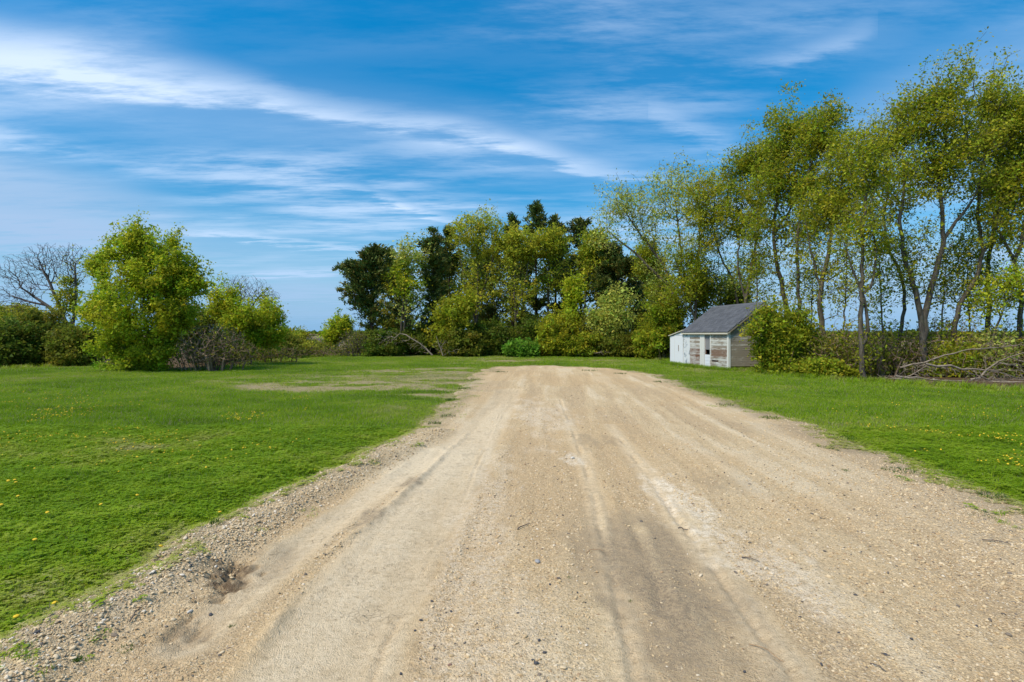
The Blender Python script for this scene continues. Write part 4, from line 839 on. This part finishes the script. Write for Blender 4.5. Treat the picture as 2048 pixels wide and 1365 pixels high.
# -- dead leaves under the trees
LX, LY = R.uniform(-34, 34, 60000), R.uniform(18, 50, 60000); be = beyond(LX, LY); kp = (be > -.35) & (be < 2.6) & (R.random(60000) < np.clip(1.1 - .3 * be, .2, 1)); LX, LY = LX[kp], LY[kp]
LC = np.stack([LX, LY, lawn_z(LX, LY) + R.uniform(.01, .06, len(LX))], -1)
lax = R.normal(0, 1, (len(LX), 3)); lax[:, 2] = 0
V, Fq, K = leaf_mesh(LC, .13, .7, np.array([(.20, .13, .07), (.14, .085, .045), (.28, .20, .12), (.10, .065, .04)])[R.integers(0, 4, len(LX))], lax * 2, .3, 2.5)
tag(mesh('leaf_litter', V, Fq, leaf_m, False, K), 'brown dead leaves lying under the trees and bushes', 'leaves', kind='stuff')

# -- far away: woods on the horizon, one mass
def far_wood(label, D, px0, px1, top, n, pal, leaf):
    C = []; cx = np.linspace(px0, px1, n)
    for x in cx:
        h = (HOR + 2 - top) * R.uniform(.55, 1.1); D_ = D * R.uniform(.92, 1.08)
        p = ell_points((x, HOR + CH * F / D_ - h * .55 - 1, R.uniform(6, 15), h * .6), D_, 46); p[:, 2] = np.maximum(p[:, 2], .4); C.append(p)
    C = np.concatenate(C); V, Fq, K = leaf_mesh(C, leaf, .8, pick(pal, len(C)))
    o = mesh('far_woods', V, Fq, leaf_m, False, K); tag(o, label, 'woods', kind='stuff')
far_wood('dark green wood along the horizon beyond the field at right', 330, 1480, 2300, 660, 150, 'dark', 2.0)
far_wood('darker wood on the horizon behind the field', 480, -500, 1480, 662, 330, 'dark', 2.6)
far_wood('yellowish scrub along the far side of the field at right', 150, 1600, 2250, 672, 60, 'hedge', .8)

# ------------------------------------------------------------------ scattered stuff (instanced by geometry nodes)
def scatter(name, protos, pts, rot, scl, tint, idx, kind='stuff', label=None, cat=None):
    me = bpy.data.meshes.new(name); me.vertices.add(len(pts)); me.vertices.foreach_set('co', np.asarray(pts, np.float32).ravel())
    for k, t, v in (('rot', 'FLOAT_VECTOR', rot), ('scl', 'FLOAT_VECTOR', scl), ('tint', 'FLOAT', tint), ('idx', 'INT', idx)):
        a = me.attributes.new(k, t, 'POINT')
        a.data.foreach_set('vector' if 'VEC' in t else 'value', np.asarray(v, np.int32 if t == 'INT' else np.float32).ravel())
    o = bpy.data.objects.new(name, me); COL.objects.link(o)
    ng = bpy.data.node_groups.new(name + ' scatter', 'GeometryNodeTree')
    ng.interface.new_socket('Geometry', in_out='INPUT', socket_type='NodeSocketGeometry'); ng.interface.new_socket('Geometry', in_out='OUTPUT', socket_type='NodeSocketGeometry')
    N, L = ng.nodes, ng.links
    gi, go = N.new('NodeGroupInput'), N.new('NodeGroupOutput'); ip = N.new('GeometryNodeInstanceOnPoints'); jn = N.new('GeometryNodeGeometryToInstance')
    for p in reversed(protos):
        oi = N.new('GeometryNodeObjectInfo'); oi.inputs['Object'].default_value = p; oi.inputs['As Instance'].default_value = False
        L.new(oi.outputs['Geometry'], jn.inputs[0])
    def na(k, t):
        n = N.new('GeometryNodeInputNamedAttribute'); n.data_type = t; n.inputs[0].default_value = k; return n.outputs[0]
    er = N.new('FunctionNodeEulerToRotation'); L.new(na('rot', 'FLOAT_VECTOR'), er.inputs[0])
    L.new(gi.outputs[0], ip.inputs['Points']); L.new(jn.outputs[0], ip.inputs['Instance']); ip.inputs['Pick Instance'].default_value = True
    L.new(na('idx', 'INT'), ip.inputs['Instance Index']); L.new(er.outputs[0], ip.inputs['Rotation']); L.new(na('scl', 'FLOAT_VECTOR'), ip.inputs['Scale'])
    L.new(ip.outputs[0], go.inputs[0])
    md = o.modifiers.new('scatter', 'NODES'); md.node_group = ng
    tag(o, label, cat, None, kind); return o

m = NM('grass blades'); t = m.attr('tint', 'INSTANCER'); rnd = m.n.new('ShaderNodeObjectInfo').outputs['Random']
c = m.ramp(t, [(0, (.11, .215, .005)), (.35, (.21, .37, .008)), (.6, (.30, .44, .014)), (.8, (.40, .46, .06)), (1, (.56, .48, .26))])
c = m.mix(m.math('MULTIPLY', rnd, .35), c, (.30, .36, .014)); c = m.mix(m.attr('dead'), c, (.33, .29, .17))
grass_m = m.leafy(c, .45, .6, .2)
def blades(n, rad, h0, h1, w, lean=.5, clover=0, dead=.05, segs=2):
    V, Fc, dd = [], [], []
    for k in range(n):
        a = R.uniform(0, 2 * pi); r_ = rad * math.sqrt(R.random()); b = np.array([cos(a) * r_, sin(a) * r_, -.01]); h = R.uniform(h0, h1)
        dr = R.uniform(0, 2 * pi); ln = R.uniform(.1, 1) * lean * h; dv = np.array([cos(dr), sin(dr), 0]); sv = np.array([-sin(dr + .6), cos(dr + .6), 0]); isd = float(R.random() < dead)
        prev = None
        for s in range(segs + 1):
            f = s / segs; p = b + dv * ln * f ** 1.8 + np.array([0, 0, h * (f - .18 * f * f * lean)])
            ww = w * (1 - f ** 1.6) * .5 * R.uniform(.8, 1.2)
            if s == segs: V.append(p); cur = (len(V) - 1,)
            else: V += [p - sv * ww, p + sv * ww]; cur = (len(V) - 2, len(V) - 1)
            if prev: Fc.append([prev[0], prev[1], cur[1], cur[0]] if len(cur) == 2 else [prev[0], prev[1], cur[0]])
            prev = cur; 
        dd += [isd] * (len(V) - len(dd))
    for k in range(clover):
        a = R.uniform(0, 2 * pi); r_ = rad * math.sqrt(R.random()); c0 = np.array([cos(a) * r_, sin(a) * r_, R.uniform(h0 * .5, h1 * .75)]); a0 = R.uniform(0, 2 * pi); s = R.uniform(.008, .014)
        for q in range(3):
            an = a0 + q * 2.09; d1 = np.array([cos(an), sin(an), .12]); d2 = np.array([-sin(an), cos(an), 0]); i = len(V)
            V += [c0, c0 + d1 * s * .7 + d2 * s * .6, c0 + d1 * s * 1.25, c0 + d1 * s * .7 - d2 * s * .6]; Fc.append([i, i + 1, i + 2, i + 3])
        dd += [0.] * (len(V) - len(dd))
    return mesh('blades', np.array(V), Fc, grass_m, False, attrs={'dead': dd}, link=False)
NEAR = [blades(22, .055, .04, .095, .0040, .55, 2, .07, 3) for _ in range(3)] + [blades(12, .05, .03, .07, .0040, .7, 14, .04, 3) for _ in range(2)]
MID = [blades(20, .085, .04, .09, .0070, .5, 0, .07, 2) for _ in range(3)]
TALL = [blades(26, .10, .12, .30, .009, .7, 0, .10, 3) for _ in range(2)]
PROT = NEAR + MID + TALL
gp, gi_, gs, gt = [], [], [], []
for y0, y1, dens, which, s0 in ((1.6, 4, 1150, 0, 1.0), (4, 7, 700, 0, 1.1), (7, 11, 330, 0, 1.35), (11, 17, 170, 1, 1.25), (17, 27, 85, 1, 1.7), (27, 54, 42, 1, 2.3)):
    wmax = 1.0 * y1 + 2.5; n = int(2 * wmax * (y1 - y0) * dens)
    x = R.uniform(-wmax, wmax, n); y = R.uniform(y0, y1, n); ok = np.abs(x) < 1.0 * y + 2.5; x, y = x[ok], y[ok]
    sdv = drv_sd(x, y); be = beyond(x, y); dryv = dry(x, y)
    keep = R.random(len(x)) < np.clip(1 - ss(-.50, .16, sdv + .75 * (fbm(x, y, .35, 5, 3) - .5)), 0, 1) * (1 - ss(-.2, .35, be)) * (1 - .86 * dryv)
    keep |= (R.random(len(x)) < .22 * (sdv > 0) * (1 - ss(.2, .9, sdv)) * ss(.56, .66, fbm(x, y, .5, 61)))
    litr = (sdv > -.55) & (sdv < .45) & (R.random(len(x)) < .45 * (1 - ss(.1, .45, sdv))) & ~keep; keep |= litr; litr = litr[keep]
    x, y, sdv, be, dryv = x[keep], y[keep], sdv[keep], be[keep], dryv[keep]
    hgt = .5 + 1.1 * fbm(x, y, 1.1, 71) ** 1.6 + .35 * (vn(x, y, .22, 77) > .72); hgt *= 1 - .45 * ss(-.5, -.02, sdv); hgt *= 1 - .4 * dryv
    tv = .43 + 1.05 * (fbm(x, y, 3.6, 72) - .5) + .75 * (fbm(x, y, .6, 73) - .5) + R.normal(0, .09, len(x)) + .30 * dryv + .18 * ss(-.35, -.02, sdv)
    tv = tv + .10 * ss(.55, .75, fbm(x * .35, y, 1.3, 74)) + .08 * ss(14, 30, y)
    tl_ = ((be > -.9) & (R.random(len(x)) < .4 * ss(-.9, -.1, be)))
    k0 = R.integers(0, 5, len(x)) if which == 0 else R.integers(5, 8, len(x))
    k0 = np.where(tl_ & (y > 11), R.integers(8, 10, len(x)), k0)
    z = lawn_z(x, y) - .22 * ss(.0, .45, sdv) * (sdv < .0)
    z = np.where(sdv > -.08, [max(drive_z(a_, b_), c_) if -.08 < d_ else c_ for a_, b_, c_, d_ in zip(x, y, z, sdv)], z)
    tv = np.where(litr, R.uniform(.78, .97, len(x)), tv); hgt = np.where(litr, .25, hgt)
    gp.append(np.stack([x, y, z], -1)); gi_.append(k0); gt.append(tv)
    sh_ = s0 * R.uniform(.75, 1.25, len(x)); vz = np.where(k0 >= 8, 1.0, hgt * (1 + .12 * (s0 - 1))) * R.uniform(.8, 1.2, len(x)); gs.append(np.stack([sh_, sh_, vz], -1))
# taller grass at the foot of the shed walls
for y0, y1, x0, x1, n in ((-.2, 7.0, -.55, -.06, 420), (-.50, -.05, -.3, 2.2, 170)):
    ly = R.uniform(y0, y1, n); lx = R.uniform(x0, x1, n); a = radians(7.5)
    x = 10.4 + lx * cos(a) - ly * sin(a); y = 27.3 + lx * sin(a) + ly * cos(a)
    gp.append(np.stack([x, y, lawn_z(x, y)], -1)); gi_.append(R.integers(8, 10, n)); gt.append(R.normal(.30, .12, n)); s_ = R.uniform(.8, 1.3, n); gs.append(np.stack([s_, s_, R.uniform(.6, 1.25, n)], -1))
gp = np.concatenate(gp); n = len(gp)
scatter('grass', PROT, gp, np.stack([R.normal(0, .10, n), R.normal(0, .10, n), R.uniform(0, 2 * pi, n)], -1), np.concatenate(gs), np.clip(np.concatenate(gt), 0, .97), np.concatenate(gi_), label='short mown green lawn grass with clover', cat='grass')

# gravel: loose stones pressed into the driveway
m = NM('gravel stones'); t = m.attr('tint', 'INSTANCER')
c = m.ramp(t, [(0, (.055, .052, .052)), (.10, (.13, .115, .10)), (.2, (.30, .19, .11)), (.4, (.48, .335, .18)), (.65, (.58, .44, .25)), (.88, (.65, .52, .34)), (1, (.70, .63, .52))])
c = m.mix(m.mr(m.noise(90, 4, .7), .35, .7, 0, .35), c, (.50, .38, .23)); stone_m = m.done(m.bsdf(c, .85, m.bump(m.noise(160, 3), .3, .003), .25))
def stone(seed):
    r_ = np.random.default_rng(seed); t_ = (1 + 5 ** .5) / 2
    v = np.array([(-1, t_, 0), (1, t_, 0), (-1, -t_, 0), (1, -t_, 0), (0, -1, t_), (0, 1, t_), (0, -1, -t_), (0, 1, -t_), (t_, 0, -1), (t_, 0, 1), (-t_, 0, -1), (-t_, 0, 1)], float); v /= np.linalg.norm(v[0])
    f = [(0, 11, 5), (0, 5, 1), (0, 1, 7), (0, 7, 10), (0, 10, 11), (1, 5, 9), (5, 11, 4), (11, 10, 2), (10, 7, 6), (7, 1, 8), (3, 9, 4), (3, 4, 2), (3, 2, 6), (3, 6, 8), (3, 8, 9), (4, 9, 5), (2, 4, 11), (6, 2, 10), (8, 6, 7), (9, 8, 1)]
    V = list(v); cache = {}; nf = []
    def mid(a, b):
        k = (min(a, b), max(a, b))
        if k not in cache: q = V[a] + V[b]; V.append(q / np.linalg.norm(q)); cache[k] = len(V) - 1
        return cache[k]
    for a, b, c_ in f:
        x, y, z = mid(a, b), mid(b, c_), mid(c_, a); nf += [(a, x, z), (b, y, x), (c_, z, y), (x, y, z)]
    V = np.array(V); d = np.ones(len(V))
    for _ in range(5):
        nrm_ = r_.normal(0, 1, 3); nrm_ /= np.linalg.norm(nrm_); h_ = V @ nrm_; cut = r_.uniform(.55, .85); V = V - np.maximum(0, h_ - cut)[:, None] * nrm_ * .8
    V = V * (1 + r_.normal(0, .04, (len(V), 1))) * np.array([1, r_.uniform(.6, .9), r_.uniform(.45, .65)])
    return mesh('stone', V * .5, np.array(nf), stone_m, True, link=False)
STONES = [stone(100 + i) for i in range(6)]
X, Y, Zd, sd, stony, bermm, mud, hole = DG
sp_, sc_, st_ = [], [], []
for y0, y1, dens, s0 in ((2.1, 4, 2800, .0105), (4, 7, 1500, .0135), (7, 12, 520, .015), (12, 20, 110, .021)):
    n = int(dens * (y1 - y0) * 2 * (y1 * .95 + 1)); y = R.uniform(y0, y1, n); x = R.uniform(-1, 1, n) * (y * .95 + .8)
    i = np.clip(np.searchsorted(yr, y), 0, len(yr) - 1); fr = (x - lo[i]) / (hi[i] - lo[i]); ok = (fr > 0) & (fr < 1); x, y, i, fr = x[ok], y[ok], i[ok], fr[ok]
    j = (fr * (len(u) - 1)).astype(int)
    pr = np.clip(stony[i, j] * 1.1 - .25 + .6 * (vn(x, y, .35, 44) - .5), .02, 1) * (sd[i, j] > .0) * (1 - .93 * ss(.35, .8, mud[i, j]) * (hole[i, j] < .3))
    k = R.random(len(x)) < pr; x, y, i, j = x[k], y[k], i[k], j[k]
    s = s0 * np.exp(R.normal(0, .42, len(x))) * (1 + .45 * bermm[i, j] * R.random(len(x))); s = np.minimum(s, .038)
    sp_.append(np.stack([x, y, Zd[i, j] + s * .08], -1)); sc_.append(s); tt = np.clip(R.beta(3.6, 2.0, len(x)) + .08 * bermm[i, j], 0, 1); dkk = R.random(len(x)) < .07; tt[dkk] = R.uniform(0, .15, dkk.sum()); st_.append(tt)
sp_ = np.concatenate(sp_); sc_ = np.concatenate(sc_); st_ = np.concatenate(st_); n = len(sp_)
scatter('gravel', STONES, sp_, np.stack([R.normal(0, .3, n), R.normal(0, .3, n), R.uniform(0, 6.28, n)], -1), np.repeat(sc_[:, None], 3, 1) * R.uniform(.8, 1.25, (n, 3)), st_, R.integers(0, 6, n), label='loose tan gravel stones on the driveway', cat='gravel')

# single stones that stand out
def solo_m(name, c0, c1):
    m = NM(name); return m.done(m.bsdf(m.mix(m.noise(40, 4, .7), c0, c1), .8, m.bump(m.noise(120, 3), .3, .004), .3))
dk, pk, gy = solo_m('dark stone', (.045, .045, .05), (.10, .095, .095)), solo_m('pale stone', (.48, .44, .37), (.60, .56, .48)), solo_m('blue grey stone', (.24, .24, .24), (.38, .37, .36))
rd = solo_m('reddish stone', (.17, .09, .065), (.25, .15, .11)); STM = {}
def pebble(px, py, wpx, mat, label, group=None, name='pebble', i=[0]):
    g = G(px, py); i[0] += 1; key = (mat.name, i[0] % 6)
    if key not in STM:
        me = STONES[i[0] % 6].data.copy(); me.materials.clear(); me.materials.append(mat); STM[key] = me
    o = bpy.data.objects.new(name, STM[key]); COL.objects.link(o); s = wpx / F * g[1] * .85
    o.location = (g[0], g[1], drive_z(*g) + s * .12); o.scale = (s, s, s); o.rotation_euler = (R.normal(0, .15), R.normal(0, .15), R.uniform(0, 6)); tag(o, label, 'stone', group)
for px, py, w in [(842, 1246, 11), (864, 1206, 9), (1072, 1336, 13), (1089, 1312, 12), (802, 1352, 11), (830, 1265, 9), (1078, 1290, 11), (1123, 1258, 9), (1100, 1174, 8), (1036, 1235, 8), (1677, 1266, 10), (1771, 1311, 12), (1643, 1330, 11), (1711, 1197, 10), (1823, 1284, 9), (1489, 1343, 10), (1066, 1330, 9), (902, 1225, 8), (1155, 1190, 8), (1953, 1257, 10), (1600, 1235, 8)]:
    pebble(px, py, w, dk, 'small dark grey pebble lying loose on the gravel driveway', 'small dark pebbles on the driveway')
pebble(362, 1138, 14, dk, 'blue-black stone on the gravel berm by the grass edge'); pebble(380, 1153, 11, dk, 'dark stone just below the blue-black one on the berm')
pebble(421, 1230, 12, dk, 'dark stone below the muddy hole at left'); pebble(74, 1307, 17, dk, 'flat dark stone at the lower left corner'); pebble(55, 1328, 14, gy, 'flat grey stone below the dark one at the lower left corner')
pebble(1075, 1127, 16, gy, 'flat blue-grey stone in the middle of the driveway'); pebble(1145, 917, 15, pk, 'whitish stone showing in the middle distance of the driveway')
pebble(1161, 1294, 8, pk, 'small white pebble near the bottom middle'); pebble(900, 1335, 12, rd, 'reddish-brown stone near the bottom middle'); pebble(380, 1230, 16, pk, 'pale chunky stone left of the muddy hole')
pebble(1866, 760, 9, pk, 'pale rock lying on the brush at right', name='rock')
bpy.data.objects['rock'].location = tuple(W(1867, 760, 21.7)); bpy.data.objects['rock'].scale = (.17, .15, .16)

# twigs and straws on the driveway
def twig(px0, py0, px1, py1, wpx, label, bend=.12, mat=None):
    a, b = G(px0, py0), G(px1, py1); n = 9; pts = []; nv = np.array([-(b - a)[1], (b - a)[0]])
    for q in range(n):
        f = q / (n - 1); p = a + (b - a) * f + nv * bend * sin(pi * f) + R.normal(0, .004, 2); pts.append([p[0], p[1], drive_z(*p) + .008 + .008 * sin(pi * f)])
    P = np.array(pts); rr = wpx / F * a[1] * .30; V, Fq = tubes(P, np.arange(n) - 1, np.linspace(rr, rr * .6, n), 0, 6, 6); o0 = P.mean(0)
    o = mesh('twig', V - o0, Fq, mat or twig_m, True); o.location = tuple(o0); tag(o, label, 'twig', 'twigs dropped on the driveway')
m = NM('dry straw'); straw_m = m.done(m.bsdf((.33, .20, .10), .8))
twig(1036, 1062, 1060, 1050, 4, 'short dark twig in the middle of the driveway', .1); twig(1174, 1107, 1206, 1103, 3, 'curved straw beside the damp wheel rut', .25, straw_m)
twig(1498, 1288, 1570, 1320, 3, 'long thin reddish straw in the right wheel track', .02, straw_m); twig(1484, 1120, 1518, 1130, 4, 'short brown stick right of the damp patch', .05)
twig(1358, 1059, 1380, 1062, 4, 'short dark twig above the damp patch', .05); twig(1738, 1328, 1768, 1344, 4, 'dark twig on the gravel near the bottom right', .05)
twig(1964, 1090, 2030, 1100, 4, 'long grey twig at the right picture edge', .06); twig(260, 1258, 281, 1236, 5, 'short dark stick on the gravel at lower left', .03)

# grass tufts rooted in the driveway
def tuft(px, py, wpx, label, tall=.07, dead=0.0, n=60):
    g = G(px, py); w = wpx / F * g[1]; z = max(drive_z(*g), 0)
    o = blades(n, w * .5, tall * .5, tall, .004 + .0006 * g[1], .9, 0, dead, 3); o.name = 'grass_tuft'; o.data = o.data.copy(); o.data.materials.clear(); o.data.materials.append(tuft_m)
    COL.objects.link(o); o.location = (g[0], g[1], z); tag(o, label, 'grass tuft', 'grass tufts growing in the driveway')
m = NM('tuft blades'); tuft_m = m.leafy(m.mix(m.attr('dead'), m.mix(m.noise(30, 2), (.04, .105, .008), (.085, .15, .014)), (.36, .31, .20)), .35, .55, .3)
tuft(430, 1070, 24, 'small green grass tuft standing alone on the gravel berm', .07); tuft(105, 1235, 38, 'half-dead grass tuft at the lawn edge in the lower left', .11, .55, 90)
tuft(1798, 943, 60, 'flat grass tuft at the right edge of the driveway', .05, .05, 160); tuft(1985, 995, 55, 'pale grass tuft near the right picture edge', .07, .2, 130); tuft(1680, 875, 60, 'grass tuft on the dirt at the right lawn edge', .06, .05, 130)
tuft(1690, 944, 16, 'tiny grass tuft on the brown gravel at right', .04); tuft(1650, 897, 36, 'thin strip of grass on the right side of the driveway', .05, .1, 90); tuft(250, 1305, 34, 'small mossy tuft in the gravel at lower left', .03, .1); tuft(150, 1338, 24, 'little weed at the bottom left corner', .03)
tuft(463, 1256, 12, 'tiny weed in the mud below the hole', .03, 0, 24); tuft(1137, 1160, 9, 'tiny green sprout beside the middle gravel strip', .03, 0, 20); tuft(1262, 1206, 9, 'tiny green sprout in the damp rut', .03, 0, 20); tuft(1960, 1035, 50, 'faint strip of grass below the pale tuft at right', .03, .2, 90)
TFT = ['third', 'second', 'fourth', 'first', 'fifth', 'sixth', 'seventh', 'eighth', 'ninth', 'tenth', 'eleventh']
for k, (px, py, w) in enumerate([(905, 800, 30), (895, 835, 34), (930, 778, 30), (870, 850, 30), (950, 760, 40), (1000, 745, 30), (1180, 742, 34), (1240, 748, 30), (1320, 765, 30), (1450, 812, 36), (1540, 838, 36)]):
    tuft(px, py, w, TFT[k] + ' small grass tuft, counted from the left, along the far edge of the driveway', .09, .1, 70)

# dandelions: the near ones singly, the rest as a carpet
m = NM('dandelion yellow'); dan_m = m.done(m.bsdf(m.mix(m.noise(200, 2), (.62, .40, .012), (.74, .54, .03)), .7)); m = NM('dandelion stalk'); stalk_m = m.done(m.bsdf((.14, .19, .04), .7))
def head_mesh(name, r_=.019):
    V, Fc = [(0, 0, .006)], []
    for k, (rr, z) in enumerate(((.45, .009), (.8, .005), (1.0, -.001))):
        for q in range(14): a = q * 2 * pi / 14; w = rr * (1 + .08 * ((q % 2) * 2 - 1) * (k == 2)); V.append((cos(a) * w * r_, sin(a) * w * r_, z))
    for q in range(14):
        Fc.append([0, 1 + q, 1 + (q + 1) % 14])
        for k in (0, 1): a = 1 + k * 14; Fc.append([a + q, a + 14 + q, a + 14 + (q + 1) % 14, a + (q + 1) % 14])
    V.append((0, 0, -.010)); 
    for q in range(14): Fc.append([29 + (q + 1) % 14, 29 + q, 43])
    return mesh(name, np.array(V), Fc, dan_m, True, link=False)
HEAD = head_mesh('flower_head'); sv, sf = tubes(np.array([[0, 0, -.08], [.004, 0, -.03], [0, 0, -.006]]), np.array([-1, 0, 1]), np.array([.0022, .002, .002]), 0, 5, 5)
STALK = mesh('stalk', sv, sf, stalk_m, True, link=False)
for k, (px, py, h) in enumerate([(36, 1000, .10), (3, 1016, .10), (275, 997, .09), (32, 973, .09), (70, 1085, .08), (110, 1202, .09), (107, 1210, .08), (33, 1228, .08), (440, 1017, .07), (202, 1011, .07), (385, 1082, .06), (243, 1156, .07), (95, 1030, .08), (322, 1082, .06), (17, 972, .1), (275, 920, .1), (305, 910, .1), (30, 970, .1), (400, 896, .1), (248, 885, .11)]):
    g = G(px, py + 8); e = empty('dandelion', (g[0], g[1], float(lawn_z(g[0:1], g[1:2])[0]) + h * .95)); e.rotation_euler = (R.normal(-.25, .2), R.normal(0, .2), R.uniform(0, 6))
    tag(e, 'single yellow dandelion flower in the near left lawn', 'dandelion', 'dandelions in the near left lawn')
    for p in (HEAD, STALK): o = bpy.data.objects.new(p.name, p.data); COL.objects.link(o); o.parent = e
dp = []
while len(dp) < 850:
    if R.random() < .62: px, py = R.uniform(-60, 620), R.normal(835, 38)
    elif R.random() < .8: px, py = R.uniform(1640, 2120), R.normal(900, 45)
    else: px, py = R.uniform(0, 2048), R.uniform(745, 960)
    if not 738 < py < 1010: continue
    g = G(px, py)
    if drv_sd(g[0:1], g[1:2])[0] < -.25 and beyond(g[0:1], g[1:2])[0] < -.6 and fbm(g[0:1], g[1:2], 1.3, 66)[0] > .54: dp.append([g[0], g[1], float(lawn_z(g[0:1], g[1:2])[0]) + R.uniform(.06, .105)])
n = len(dp); s_ = R.uniform(.4, .8, n)
scatter('dandelions', [HEAD], dp, np.stack([R.normal(-.35, .35, n), R.normal(0, .3, n), R.uniform(0, 6, n)], -1), np.repeat(s_[:, None], 3, 1), s_, np.zeros(n, int), label='yellow dandelion flowers dotted over the lawn', cat='dandelions')
